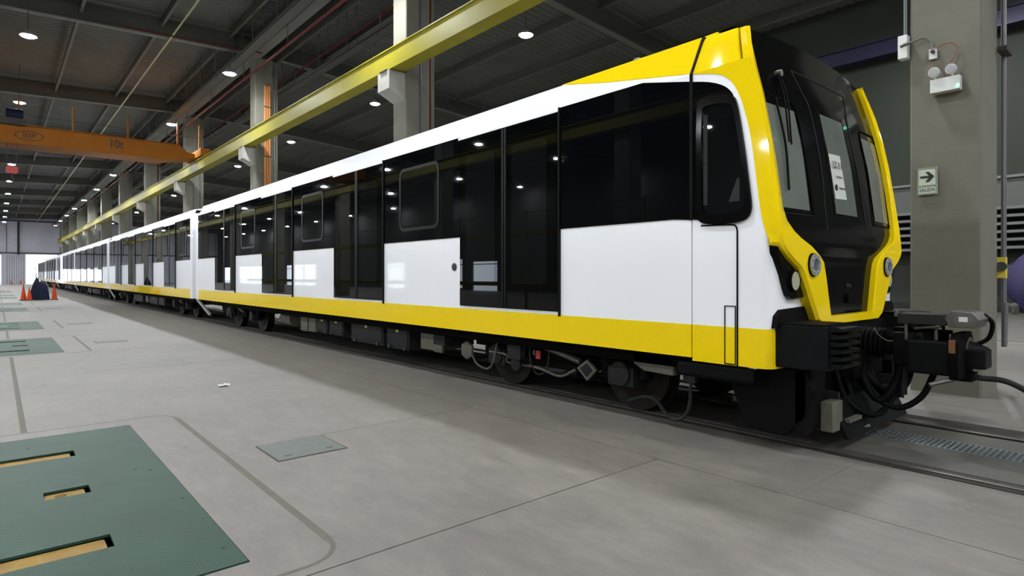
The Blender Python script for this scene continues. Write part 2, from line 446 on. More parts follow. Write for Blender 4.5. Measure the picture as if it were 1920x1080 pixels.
part('web', MB().box(XR - .72, XR - .68, YN, YF, 9.3, 9.85), 'bluebeam', t); part('flange', MB().box(XR - .85, XR - .55, YN, YF, 9.3, 9.34), 'bluebeam', t); part('flange', MB().box(XR - .85, XR - .55, YN, YF, 9.83, 9.87), 'bluebeam', t)

# ---------------------------------------------------------------- roof
RIDGE = 10.0
def zr(x): return 12.85 - .072 * min(abs(x - RIDGE), 21)      # underside of the deck
prof = []
y = YN; i = 0
while y < YF:
    prof += [(y, 0), (y + .14, 0), (y + .18, .03), (y + .32, .03)]; y += .36
mb = MB(); xs = [XL - .3, RIDGE, XR + .3]
vs = []
for X in xs: vs += [(X, p[0], zr(X) + p[1]) for p in prof]
n = len(prof)
fs = [(j * n + i, j * n + i + 1, (j + 1) * n + i + 1, (j + 1) * n + i) for j in range(2) for i in range(n - 1)]
mb.add(vs, fs)
ceil = part('ceiling', mb, 'roof', kind='structure', flat_recalc=False)
part('roof_top', MB().prism([(XL - .3, zr(XL) + .1), (RIDGE, zr(RIDGE) + .1), (XR + .3, zr(XR) + .1), (XR + .3, zr(XR) + .3), (RIDGE, zr(RIDGE) + .3), (XL - .3, zr(XL) + .3)], 'y', YN - .3, YF + .3), 'roof', ceil)
def slope_box(mbx, x0, x1, y0, y1, dz0, dz1):
    pts = [x0, x1] if not (x0 < RIDGE < x1) else [x0, RIDGE, x1]
    poly = [(x, zr(x) - dz1) for x in pts] + [(x, zr(x) - dz0) for x in reversed(pts)]
    mbx.prism(poly, 'y', y0, y1)
YC = [2.51 + 13.4 * k for k in range(-2, 11)]       # far edge of each column (0.75 deep)
for yc in YC:
    ym = yc - .37
    mb = MB(); slope_box(mb, XL, XR, ym - .015, ym + .015, .22, 1.05)
    w = part('roof_beam', mb, 'beamd', ceil)
    mb = MB(); slope_box(mb, XL, XR, ym - .16, ym + .16, 1.02, 1.06); slope_box(mb, XL, XR, ym - .14, ym + .14, .2, .24)
    part('flange', mb, 'beam', w)
for X in [-24.9, -22.1, -19.3, -16.6, -13.8, -11, -8.3, -5.6, -2.9, -.2, 2.5, 5.3, 8.0, 12.4, 15.1, 17.8, 20.5, 23.2]:
    mb = MB().box(X - .012, X + .012, YN, YF, zr(X) - .42, zr(X) - .0)
    w = part('purlin', mb, 'beamd', ceil)
    part('flange', MB().box(X - .05, X + .05, YN, YF, zr(X) - .44, zr(X) - .41), 'beam', w)
# added emissive strips stand in for the bright bands on the far roof
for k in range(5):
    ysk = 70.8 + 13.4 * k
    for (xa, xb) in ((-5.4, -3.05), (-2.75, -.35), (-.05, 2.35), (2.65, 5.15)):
        part('glow_strip', MB().box(xa, xb, ysk - .55, ysk + .55, zr((xa + xb) / 2) - .10, zr((xa + xb) / 2) - .08), 'glow_strip', ceil)
# longitudinal eaves girder over the columns and services beside it
lg = part('girder', MB().box(8.95, 9.05, YN, YF, 11.55, 12.6), 'beamd', ceil)
part('flange', MB().box(8.8, 9.2, YN, YF, 11.5, 11.56), 'beam', lg)
part('girder', MB().box(10.0, 10.1, YN, YF, 11.55, 12.7), 'beamd', ceil)
cp = thing('ceiling_pipe', 'thin yellowish pipe running along the roof between lamp rows', 'pipe', (5.5, 0, 11.4))
part('pipe_run', MB().cyl((5.5, YN, 11.42), (5.5, YF, 11.42), .035, n=8), 'yconduit', cp)
for yc in YC: part('clip', MB().box(5.46, 5.54, yc - .42, yc - .34, 11.42, 11.5), 'beam', cp)
sp = thing('branch_pipe', 'thin orange red pipe crossing the roof to the column', 'pipe', (7, 28, 11))
part('pipe_run', MB().cyl((3.6, 27.3, 11.1), (8.9, 27.3, 11.35), .03, n=8), 'redpipe', sp)
for i, (X, Z, lab) in enumerate([(7.9, 10.75, 'grey cable tray hung under the roof on the aisle side of the columns'), (10.6, 10.3, 'grey cable tray hung under the roof on the far side of the columns')]):
    t = thing('cable_tray', lab, 'cable tray', (X, 0, Z))
    part('tray', MB().box(X - .2, X + .2, YN, YF, Z, Z + .02).box(X - .2, X - .185, YN, YF, Z, Z + .09).box(X + .185, X + .2, YN, YF, Z, Z + .09), 'beamd', t)
    y = -5
    while y < 100:
        part('hanger', MB().box(X - .215, X - .195, y, y + .03, Z, zr(X)).box(X + .195, X + .215, y, y + .03, Z, zr(X)), 'beamd', t); y += 2.7
for (X, Z, r, m, lab) in [(8.45, 10.35, .05, 'redpipe', 'dark red sprinkler pipe along the top of the columns'), (10.5, 10.9, .04, 'redpipe', 'dark red pipe high beyond the columns'), (8.3, 11.1, .04, 'greypipe', 'grey conduit beside the roof girder')]:
    t = thing('service_pipe', lab, 'pipe', (X, 0, Z))
    part('pipe_run', MB().cyl((X, YN + .3, Z), (X, YF - .5, Z), r, n=8), m, t)
    y = -4
    while y < 100: part('bracket', MB().box(X - .012, X + .012, y, y + .03, Z, zr(X)), 'beamd', t); y += 5.4

# ---------------------------------------------------------------- columns
for i, yc in enumerate(YC):
    y0, y1 = yc - .75, yc
    i -= 1
    if i < 1: lab = 'square concrete column behind the camera, %s' % ('nearer one' if i == 0 else 'farther one')
    else: lab = ('grey concrete column beside the coupler, carrying the exit sign' if i == 1 else 'concrete column with crane bracket behind the train, %s from the camera' % ORD[i - 1])
    t = thing('column', lab, 'column', (9.5, yc - .37, 0), 'concrete columns behind the train', 'structure')
    part('shaft', MB().prism([(9.0, y0 + .02), (9.02, y0), (9.8, y0), (9.8, y0 + .12), (10.05, y0 + .12), (10.05, y1), (9.02, y1), (9.0, y1 - .02)], 'z', 0, 11.55), 'col', t)
    part('base_skirting', MB().box(8.985, 9.0, y0 + .02, y1 - .02, 0, .32), 'col', t)
    part('corbel', MB().prism([(9.0, 6.6), (8.47, 6.85), (8.47, 7.375), (9.0, 7.375)], 'y', y0 + .04, y1 - .04), 'colw', t)
    part('drain_pipe', MB().cyl((9.87, y0 + .06, .2), (9.87, y0 + .06, 11.5), .03, n=8), 'redpipe' if i in (2, 5) else 'greypipe', t)
    part('drain_pipe', MB().cyl((9.47, y0 - .03, 2.5), (9.47, y0 - .03, 11.5), .02, n=8), 'bluepipe' if i == 2 else 'greypipe', t) if i != 1 else None
    if i == 3:
        for q in range(3): part('orange_pipe', MB().cyl((9.42 + q * .1, y0 - .06, 0.2), (9.42 + q * .1, y0 - .06, 10.3), .05, n=10), 'orangepipe', t)
        for z in (7.0, 8.3, 9.3): part('pipe_clamp', MB().box(9.34, 9.7, y0 - .13, y0 - .11, z, z + .05), 'base', t)
    y0b = y0
    tt = None
# left line of columns, seen mirrored in the train
for i, yc in enumerate(YC):
    t = thing('column', '%s concrete column of the line left of the aisle' % (ORD[i]), 'column', (-10, yc, 0), 'concrete columns on the left', 'structure')
    part('shaft', MB().box(-10.6, -9.8, yc - .75, yc, 0, 11.3), 'col', t)

# ---------------------------------------------------------------- crane runway and bridge crane
def ibeam_y(x, z0, z1, hw, y0, y1, tw=.02, tf=.03):
    return (MB().box(x - tw, x + tw, y0, y1, z0 + tf, z1 - tf), MB().box(x - hw, x + hw, y0, y1, z0, z0 + tf), MB().box(x - hw, x + hw, y0, y1, z1 - tf, z1))
for (x, lab, sgn) in ((8.72, 'long yellow crane runway beam on the column brackets above the train', 1), (-9.5, 'yellow crane runway beam on the left, mirrored in the train glass', -1)):
    t = thing('crane_runway', lab, 'crane beam', (x, 0, 7.4))
    a, b, c = ibeam_y(x, 7.40, 8.0, .22, YN, YF - 2, tw=.17 if sgn > 0 else .02)
    part('web', a, 'runway', t); part('bottom_flange', b, 'runway', t); part('top_flange', c, 'runway', t)
    part('crane_rail', MB().box(x - .03, x + .03, YN, YF - 2, 8.0, 8.06), 'rail', t)
    part('end_stop', MB().box(x - .2, x + .2, YF - 2.6, YF - 2, 8.0, 8.4), 'runway', t)
    for yc in YC:
        if sgn > 0:
            part('bearing_plate', MB().box(x - .3, x + .1, yc - .6, yc - .2, 7.375, 7.40), 'steel', t)
YB = 37.3
t = thing('bridge_crane', 'orange overhead bridge crane spanning the aisle, marked 10t', 'crane', (0, YB, 8))
gx = [(-9.5, 8.1), (-8.9, 7.86), (6.9, 7.88), (8.3, 8.08), (9.0, 8.08), (9.0, 8.3), (8.1, 8.4), (7.7, 8.74), (-9.5, 8.70)]
part('girder', MB().prism(gx, 'y', YB - .02, YB + 1.5), 'orange', t)
part('bottom_flange', MB().box(-8.9, 6.95, YB - .14, YB + 1.62, 7.835, 7.86), 'orange', t)
part('top_flange', MB().box(-9.4, 7.7, YB - .12, YB + 1.6, 8.74, 8.77), 'orange', t)
part('end_carriage', MB().box(8.45, 8.95, YB - 1.3, YB + 1.9, 8.1, 8.5), 'orange', t, bevel=.02)
for yy in (YB - 1.1, YB + 1.7): part('wheel', MB().cyl((8.6, yy, 8.15), (8.85, yy, 8.15), .14, n=14), 'base', t)
for x in (.78, 2.9, 5.25, 7.6, 8.7): part('rail_post', MB().box(x - .04, x + .04, YB - .03, YB + .05, 8.66, 10.0), 'orange', t)
part('bus_bar', MB().cyl((-9, YB, 9.3), (8.7, YB, 9.25), .012, n=6), 'base', t)
tro = part('trolley', MB().box(.1, 1.05, YB - .3, YB + .8, 8.7, 9.0), 'base', t)
part('motor', MB().cyl((.3, YB, 9.2), (.95, YB, 9.2), .3, n=14), 'tarp', tro)
hk = part('hook_block', MB().prism(rrect(.3, .76, 6.38, 6.72, .1), 'y', YB - .12, YB + .12), 'hook', t)
part('hook', MB().tube([(.53, YB, 6.4), (.53, YB, 6.2), (.6, YB, 6.1), (.55, YB, 6.0), (.45, YB, 6.05)], .03), 'base', hk)
for x in (.34, .72): part('rope', MB().cyl((x, YB, 6.6), (x, YB, 8.7), .012, n=5), 'base', t)
text('capacity_mark', '10t', .62, 'ink', t, (4.72, YB - .04, 8.36), (pi / 2, 0, 0), .003, .8)
text('maker_mark', 'IESP', .3, 'ink', t, (1.18, YB - .04, 8.27), (pi / 2, 0, 0), .003)
def ell(rx, rz, n=28): return [(1.18 + rx * cos(2 * pi * q / n), 8.27 + rz * sin(2 * pi * q / n)) for q in range(n)]
part('maker_oval', MB().ring(ell(.56, .23), ell(.52, .2), 'y', YB - .05, YB - .03), 'ink', t)
# yellow railed work platform on the left, seen mirrored in the glass
t = thing('work_platform', 'yellow railed work platform along the left, mirrored in the train glass', 'platform', (-8.6, 0, 0))
for z in (1.0, 3.3):
    part('deck_edge', MB().box(-8.8, -8.6, -6, 60, z, z + .2), 'platform', t)
    part('handrail', MB().cyl((-8.62, -6, z + 1.05), (-8.62, 60, z + 1.05), .022, n=6), 'platform', t)
y = -6
while y < 60:
    part('post', MB().box(-8.7, -8.62, y, y + .08, 0, 4.4), 'platform', t); y += 6.5

# ---------------------------------------------------------------- high-bay lamps
def make_lamp(x, y, z, lab, grp):
    t = thing('high_bay_lamp', lab, 'lamp', (x, y, z), grp)
    h = part('lamp_housing', MB().cyl((x, y, z + .03), (x, y, z + .10), .27, .2, n=20).cyl((x, y, z + .10), (x, y, z + .2), .11, n=12), 'lampbody', t)
    part('lamp_lens', MB().cyl((x, y, z + .0), (x, y, z + .028), .196, n=16), 'lamp', t)
    part('hanging_rod', MB().cyl((x, y, z + .2), (x, y, zr(x) + .12), .012, n=5), 'base', t)
    return t
rows = [(-25.5, 9.3, 'added fill row by the left wall'), (-18.9, 9.3, 'second added fill row from the left wall'), (-12.3, 9.3, 'added fill row left of the left columns'), (-5.72, 9.9, 'row left of the aisle'), (.86, 10.28, 'left row above the aisle'), (7.44, 9.98, 'row just in front of the columns'), (14.2, 9.98, 'first row beyond the columns'), (21.0, 9.7, 'row by the wall behind the cab')]  # three leftmost rows are added out of view to brighten the train side
for ri, (X, Z, rl) in enumerate(rows):
    proto = None
    for kk in range(-5, 10):  # two rearmost lamps of each row are added fill behind the camera
        y = (28.3 if X < 2 else 26.9) + 11.17 * kk
        if y < YN + 1: continue
        lab = 'round high bay lamp, %s in the %s' % (ORD[kk + 3] if kk >= -3 else ('added rear' if kk == -4 else 'added rearmost'), rl)
        if proto is None:
            proto = make_lamp(X, y, Z, lab, 'high bay lamps under the roof'); index_children()
        else: copy_tree(proto, (X, y, Z), lab)

# ---------------------------------------------------------------- train
ZK = [.8, 1.12, 1.6, 1.75, 1.95, 2.05, 2.57, 3.04, 3.6, 4]
YK = [2.255, 2.257, 2.26, 2.27, 2.28, 2.30, 2.363, 2.457, 2.61, 2.72]
def interp(x, X, Y):
    if x <= X[0]: return Y[0]
    for a, b, c, d in zip(X, X[1:], Y, Y[1:]):
        if x <= b: return c + (d - c) * (x - a) / (b - a)
    return Y[-1]
def Ym(z): return interp(z, ZK, YK)
BOW = .05
def mask_pt(w, z, off=0): return (CX + w, Ym(z) - BOW * max(0, 1 - (w / 1.3) ** 2) * (1 if z > 1.7 else .3) + off, z)
HW = 1.44
S = CX - HW            # near side plane x = 4.75
DOORS = [(4.694, 6.586), (8.693, 10.574), (12.62, 14.56), (16.66, 18.58)]
ZB, ZD0, ZD1, ZP = 1.041, 1.078, 3.35, 2.0

def side_x(z): # outline of the body at height z (half width)
    if z <= 3.3: return HW
    return HW - (z - 3.3) * (.135 / .35)
def sect(z0, z1, roof=False):
    zs = [z0] + [z for z in (3.3,) if z0 < z < z1] + [z1]
    L = [(-side_x(z), z) for z in zs]
    return L
def loft_band(zlo, zhi, y0, y1, inset=0.0):
    """both sides of the body between two heights as thin shells closed to a box"""
    mb = MB()
    for s in (-1, 1):
        zs = [zlo] + [z for z in (3.3,) if zlo < z < zhi] + [zhi]
        for a, b in zip(zs, zs[1:]):
            xa, xb = side_x(a) - inset, side_x(b) - inset
            P = [(CX + s * xa, a), (CX + s * xb, b), (CX + s * (xb - .06), b), (CX + s * (xa - .06), a)]
            mb.prism(P, 'y', y0, y1)
    return mb

def roof_mb(y0, y1, z=3.65):
    hw = side_x(z)
    P = [(CX - hw, z - .02)] + [(CX + hw * u, z + .12 * (1 - u * u)) for u in (-1, -.8, -.5, -.2, .2, .5, .8, 1)] + [(CX + hw, z - .02)]
    return MB().prism(P, 'y', y0, y1)

def door(car, y0, y1, side):
    """sliding double door on one side: leaves, panes"""
    x = CX + side * HW
    o = side
    fr = part('door', MB().box(x - .002 * o, x + .006 * o, y0, y1, ZD0, ZD1 - .03), 'rubber', car)
    ym = (y0 + y1) / 2
    for a, b in ((y0 + .02, ym - .008), (ym + .008, y1 - .02)):
        part('door_leaf', MB().box(x + .006 * o, x + .022 * o, a, b, ZD0 + .01, ZD1 - .05), 'doorblack', fr)
        P = rrect(a + .17, b - .13, 1.38, 3.06, .06, 3)
        part('door_pane', MB().prism(P, 'x', x + .022 * o, x + .0245 * o), 'pane', fr)
        part('door_edge', MB().box(x + .022 * o, x + .03 * o, (b - .035) if b < ym + .01 else a, b if b < ym + .01 else a + .035, ZD0 + .01, ZD1 - .05), 'trimg', fr)
    part('door_post', MB().box(x, x + .03 * o, y0 - .012, y0 + .004, ZD0 - .05, ZD1), 'trimg', fr)
    part('door_rail', MB().box(x, x + .028 * o, y0 - .01, y1 + .01, ZD1 - .045, ZD1 - .015), 'white', fr)

def car_common(car, y0, y1, doors, wins, front=False):
    e = .30
    ys = y0 + (0 if front else e); ye = y1 - e
    part('lower_panel', loft_band(ZB, 3.3, ys, y1 if False else ye), 'white', car)
    part('cantrail', loft_band(3.3, 3.65, ys, ye), 'white', car)
    # yellow skirt
    part('skirt', loft_band(.743, ZB, ys, ye, inset=-.003), 'yellow', car)
    part('roof', roof_mb(ys, ye), 'white', car)
    part('underframe', MB().box(CX - HW + .2, CX + HW - .2, ys + .2, ye, .60, .95), 'under', car)
    # end caps
    ends = [(ye, y1)] + ([] if front else [(y0, ys)])
    for a, b in ends:
        mb = MB().prism([(CX - HW + .0, .743), (CX + HW, .743), (CX + HW, 3.26), (CX + HW - .12, 3.5), (CX - HW + .12, 3.5), (CX - HW, 3.26)], 'y', a, b)
        part('end_frame', mb, 'white', car)
    segs = []
    dd = sorted(doors)
    prev = ys
    for a, b in dd: segs.append((prev, a)); prev = b
    segs.append((prev, ye))
    for s in (-1, 1):
        x = CX + s * HW
        for a, b in segs:
            if b - a < .1: continue
            part('window_band', MB().box(x, x + s * .008, a + .006, b - .006, ZP, 3.35 if not (front and a == ys) else 3.35), 'glassblack', car) if not (front and a == ys) else None
        for a, b in dd: door(car, a, b, s)
        for (a, b) in wins:
            fr = part('window', MB().ring(rrect(a, b, 2.16, 3.12, .12), rrect(a + .045, b - .045, 2.205, 3.075, .09), 'x', x + s * .006, x + s * .016), 'trimg', car, smooth=True)
            part('pane', MB().prism(rrect(a + .045, b - .045, 2.205, 3.075, .09), 'x', x + s * .006, x + s * .010), 'pane', fr)

def bogie(car, yc, near_detail=True):
    t = part('bogie', MB().prism([(yc - 1.55, .52), (yc - .55, .52), (yc - .4, .36), (yc + .4, .36), (yc + .55, .52), (yc + 1.55, .52), (yc + 1.55, .66), (yc - 1.55, .66)], 'x', CX - 1.08, CX - .96)
             .prism([(yc - 1.55, .52), (yc - .55, .52), (yc - .4, .36), (yc + .4, .36), (yc + .55, .52), (yc + 1.55, .52), (yc + 1.55, .66), (yc - 1.55, .66)], 'x', CX + .96, CX + 1.08)
             .box(CX - 1, CX + 1, yc - .25, yc + .25, .4, .7), 'under', car)
    for dy in (-1.05, 1.05):
        for s in (-1, 1):
            xw = CX + s * .78
            part('wheel', MB().cyl((xw - .065, yc + dy, .43), (xw + .065, yc + dy, .43), .425, n=32).cyl((xw - s * .065, yc + dy, .43), (xw - s * .095, yc + dy, .43), .455, n=32).cyl((xw + s * .065, yc + dy, .43), (xw + s * .085, yc + dy, .43), .3, .26, n=24), 'wheel', t, smooth=True)
            xb = CX + s * 1.02
            part('axle_box', MB().cyl((xb - .12 * s, yc + dy, .43), (xb + s * .13, yc + dy, .43), .13, n=16).box(xb - .1, xb + .1, yc + dy - .17, yc + dy + .17, .3, .5), 'undergrey', t)
            for q in (-.26, .26): part('spring', MB().cyl((xb, yc + dy + q, .40), (xb, yc + dy + q, .62), .075, .06, n=12), 'rubber', t)
    for s in (-1, 1):
        part('air_spring', MB().cyl((CX + s * .95, yc, .62), (CX + s * .95, yc, .76), .26, n=24), 'rubber', t)
        x = CX + s * 1.15
        part('damper', MB().cyl((x, yc - .5, .5), (x, yc + .1, .62), .035, n=10), 'steel', t)
        part('brake_unit', MB().box(x - .08, x, yc + .45, yc + .7, .42, .68).cyl((x - .05, yc + .58, .36), (x + .02, yc + .58, .36), .09, n=12), 'undergrey', t)
        part('hose', MB().tube([(x, yc + .35, .72), (x + s * .02, yc + .33, .45), (x + s * .03, yc + .2, .28), (x + s * .02, yc + .03, .36), (x, yc, .70)], .012, n=6), 'undergrey', t)
        part('hose', MB().tube([(x, yc + .62, .74), (x + s * .03, yc + .58, .52), (x + s * .03, yc + .46, .44), (x, yc + .42, .74)], .013, n=6), 'undergrey', t)
    return t

def equip(car, y0, items):
    for (nm, a, b, zb, zt, m, x0) in items:
        for s in (-1, 1):
            xo = CX + s * (HW - x0); xi = CX + s * (HW - x0 - .55)
            u = part(nm, MB().box(min(xo, xi), max(xo, xi), y0 + a, y0 + b, zb, zt), m, car, bevel=.012)
            if nm == 'equipment_case':
                part('case_lid', MB().box(xo, xo + s * .012, y0 + a + .04, y0 + b - .04, zb + .05, zt - .06), m, u)
                yy = y0 + (a + b) / 2
                tri = [(yy - .055, zt - .20), (yy + .055, zt - .20), (yy, zt - .10)]
                part('warning_label', MB().prism(tri, 'x', xo + s * .012, xo + s * .014), 'label', u)
                for q in (.15, .85): part('latch', MB().box(xo + s * .012, xo + s * .03, y0 + a + (b - a) * q - .02, y0 + a + (b - a) * q + .02, zb + .0, zb + .05), 'steel', u)

# ---- lead cab car
Y1E = 20.8
cab = thing('train_car', 'lead train car with yellow framed black cab front, nearest the camera', 'train', (CX, 2.3, 0), 'cars of the white and yellow train')
SEAM = 3.03
wins1 = [(7.08, 8.18), (11.05, 12.12), (15.05, 16.15)]
# main body from the cab seam back
car_common(cab, SEAM, Y1E, DOORS, wins1, front=True)
# cab window band (tall black panel between door and cab seam) with its slanting top
for s in (-1, 1):
    x = CX + s * HW
    part('window_band', MB().prism([(SEAM + .012, 1.985), (3.22, 2.0), (4.68, 2.0), (4.68, 3.35), (3.56, 3.35), (SEAM + .012, 3.235)], 'x', x, x + s * .008), 'glassblack', cab)
# yellow cap on the shoulder of the roof, behind the seam
def shoulder(y, z, s, off=.004):
    return (CX + s * (side_x(z) + off), y, z + (off if z > 3.3 else 0))
for s in (-1, 1):
    A = [shoulder(SEAM + .02, 3.305, s), shoulder(3.56, 3.40, s), shoulder(4.1, 3.50, s), shoulder(4.79, 3.655, s), shoulder(2.99 + .02, 3.655, s)]
    B = [(p[0] - s * .03, p[1], p[2] - .02) for p in A]
    n = 5
    part('cab_cap', MB().add(A + B, [tuple(range(n)), tuple(range(2 * n - 1, n - 1, -1))] + [(i, (i + 1) % n, n + (i + 1) % n, n + i) for i in range(n)]), 'yellow', cab)
part('cab_roof', MB().prism([(SEAM, 3.66), (4.79, 3.66), (4.79, 3.72), (SEAM, 3.80)], 'x', CX - 1.0, CX + 1.0), 'yellow', cab)
part('roof_front', MB().box(CX - 1.15, CX + 1.15, 2.80, SEAM, 3.655, 3.70), 'maskb', cab)
part('roof_antenna', MB().cyl((CX - .4, 4.42, 3.74), (CX - .4, 4.42, 4.0), .12, .10, n=18).cyl((CX - .4, 4.42, 4.0), (CX - .4, 4.42, 4.07), .10, .04, n=18), 'pale', cab, smooth=True)
# cab shell: lofted levels whose front follows the raked face
def yw(z): return Ym(z) + .035
def level(z, wmax, y_back):
    yb = yw(z)
    k = 1 if z < 1.9 else .2
    P = [(-wmax, y_back), (-wmax, yb + .09 * k), (-wmax + .012 * k, yb + .05 * k), (-wmax + .05 * k, yb + .015 * k), (-wmax + .12 * k, yb)]
    P += [(u, yb) for u in (-.9, -.45, 0, .45, .9)]
    P += [(-p[0], p[1]) for p in reversed(P[:5])]
    return [(CX + p[0], p[1], z) for p in P]
def cab_loft(levels, name, m, parent=cab):
    mb = MB(); L = [level(z, w, SEAM - .012) for z, w in levels]; n = len(L[0]); vs = [v for l in L for v in l]
    fs = [(j * n + i, j * n + i + 1, (j + 1) * n + i + 1, (j + 1) * n + i) for j in range(len(L) - 1) for i in range(n - 1)]
    fs += [(j * n + n - 1, j * n, (j + 1) * n, (j + 1) * n + n - 1) for j in range(len(L) - 1)]
    fs += [tuple(range(n)), tuple(range((len(L) - 1) * n, len(L) * n))]
    return part(name, mb.add(vs, fs), m, parent, smooth=True)
cab_loft([(.715, HW + .002), (ZB, HW + .002)], 'cab_skirt', 'yellow')
cab_loft([(ZB, HW), (1.6, HW), (1.95, HW), (2.3, HW), (2.7, HW), (3.04, HW), (3.3, HW)], 'cab_shell', 'white')
cab_loft([(3.3, HW - .001), (3.4, side_x(3.4)), (3.5, side_x(3.5)), (3.6, side_x(3.6)), (3.645, side_x(3.645) - .01), (3.655, 1.24)], 'cab_shoulder', 'yellow')
# yellow on the cab side, in front of the white band
side_b = [(SEAM - .012, 3.297), (2.789, 3.245), (2.70, 3.20), (2.63, 3.13), (2.576, 3.03), (2.528, 2.90), (2.472, 2.68), (2.431, 2.40), (2.39, 2.05), (2.352, 1.87), (2.30, 1.75)]
side_b = chaikin(side_b, 2, False)
for s in (-1, 1):
    x = CX + s * HW
    fr_ = [(Ym(z) - .045, z) for (_, z) in side_b]
    mb = MB(); n = len(side_b)
    xo = x + s * .006
    vs = [(xo, y, z) for y, z in side_b] + [(xo, y, z + (.0 if i else .01)) for i, (y, z) in enumerate(fr_)]
    vs += [(x - s * .02, y, z) for y, z in side_b] + [(x - s * .02, y, z) for y, z in fr_]
    fs = [(i, i + 1, n + i + 1, n + i) for i in range(n - 1)] + [(2 * n + i, 2 * n + i + 1, i + 1, i) for i in range(n - 1)]
    fs += [(n + i, n + i + 1, 3 * n + i + 1, 3 * n + i) for i in range(n - 1)]
    part('side_flash', mb.add(vs, fs), 'yellow', cab)
    # black cab-side glass with its rounded front, and the side window
    part('cab_side_glass', MB().prism(chaikin([(SEAM - .018, 1.985), (2.9, 1.97), (2.60, 1.93), (2.50, 1.98), (2.475, 2.1), (2.50, 2.45), (2.555, 2.80), (2.60, 2.98), (2.66, 3.085), (2.76, 3.15), (2.88, 3.195), (SEAM - .018, 3.225)], 2, False), 'x', x + s * .001, x + s * .008), 'glassblack', cab)
    ow = [(2.967, 3.01), (2.93, 3.05), (2.85, 3.058), (2.70, 3.045), (2.62, 3.02), (2.581, 2.956), (2.54, 2.72), (2.50, 2.46), (2.46, 2.15), (2.449, 2.04), (2.475, 1.965), (2.55, 1.93), (2.70, 1.925), (2.86, 1.93), (2.94, 1.96), (2.967, 2.03)]
    ow = chaikin(ow, 2)
    cy, cz = 2.715, 2.5
    iw = [(cy + (y - cy) * .80, cz + (z - cz) * .855) for y, z in ow]
    w = part('window', MB().ring(ow, iw, 'x', x + s * .006, x + s * .03), 'maskb', cab, smooth=True)
    part('pane', MB().prism(iw, 'x', x + s * .006, x + s * .014), 'pane', w)
    part('blind', MB().prism([(2.86, 2.1), (2.90, 2.1), (2.90, 2.9), (2.86, 2.9)], 'x', x + s * .014, x + s * .016), 'undergrey', w)
    part('seat_back', MB().prism([(2.66, 2.11), (2.56, 2.11), (2.56, 2.30), (2.58, 2.31)], 'x', x + s * .014, x + s * .016), 'undergrey', w)
    part('pillar_seam', MB().box(x + s * .004, x + s * .011, SEAM - .016, SEAM + .014, 1.0 if False else 1.98, 3.3), 'rubber', cab)
    A = [(CX + s * (side_x(3.3) + .005), SEAM - .014, 3.3), (CX + s * (side_x(3.3) + .005), SEAM + .014, 3.3), (CX + s * (side_x(3.65) + .006), SEAM - .03, 3.655), (CX + s * (side_x(3.65) + .006), SEAM - .055, 3.655)]
    part('roof_seam', MB().add(A + [(p[0] - s * .03, p[1], p[2]) for p in A], [(0, 1, 2, 3), (7, 6, 5, 4), (0, 1, 5, 4), (1, 2, 6, 5), (2, 3, 7, 6), (3, 0, 4, 7)]), 'rubber', cab)
    # cab door seam: runs from under the window, round a corner and down
    part('door_seam', MB().box(x + s * .002, x + s * .008, 2.579, 2.592, .715, 1.86), 'rubber', cab)
    part('door_seam', MB().tube([(x + s * .004, 2.585, 1.85), (x + s * .004, 2.60, 1.90), (x + s * .004, 2.66, 1.917), (x + s * .004, 2.93, 1.925)], .007, n=6, sub=3), 'rubber', cab)
    part('step_hatch', MB().ring([(2.60, .72), (2.705, .72), (2.705, 1.225), (2.60, 1.225)], [(2.608, .73), (2.697, .73), (2.697, 1.217), (2.608, 1.217)], 'x', x + s * .001, x + s * .006), 'rubber', cab)
    part('step', MB().box(x - s * .02, x + s * .07 - s * .12, 2.45, 3.2, .565, .70), 'rubber', cab, bevel=.03)
part('door_button', MB().cyl((S + .0, 6.72, 1.60), (S - .02, 6.72, 1.60), .035, n=16), 'base', cab)
part('button_ring', MB().cyl((S + .0, 6.72, 1.60), (S - .01, 6.72, 1.60), .055, n=16), 'steel', cab)

# ---- black mask
INN = [(1.12, .507), (1.3, .56), (1.45, .60), (1.60, .655), (1.66, .73), (1.735, .88), (1.80, 1.08), (1.85, 1.20), (1.93, 1.29), (2.05, 1.325), (2.4, 1.335), (2.7, 1.345), (3.0, 1.34), (3.24, 1.335), (3.45, 1.315), (3.60, 1.28)]
mb = MB(); N = 20; vs = []; ZL = [a for a, b in INN]
for z, wI in INN:
    for k in range(N + 1):
        w = -wI - .02 + (2 * wI + .04) * k / N; vs.append(mask_pt(w, z, 0))
# crown and lip folding back over the roof
top = [(3.645, .02), (3.67, .10), (3.68, .25)]
for z, dy in top:
    for k in range(N + 1):
        u = -1 + 2 * k / N; w = u * 1.285
        vs.append((CX + w, mask_pt(w, 3.6)[1] + dy, z + .05 * (1 - u * u)))
nl = len(INN) + len(top)
fs = [(j * (N + 1) + i, j * (N + 1) + i + 1, (j + 1) * (N + 1) + i + 1, (j + 1) * (N + 1) + i) for j in range(nl - 1) for i in range(N)]
mask = part('cab_mask', mb.add(vs, fs), 'maskb', cab, smooth=True)
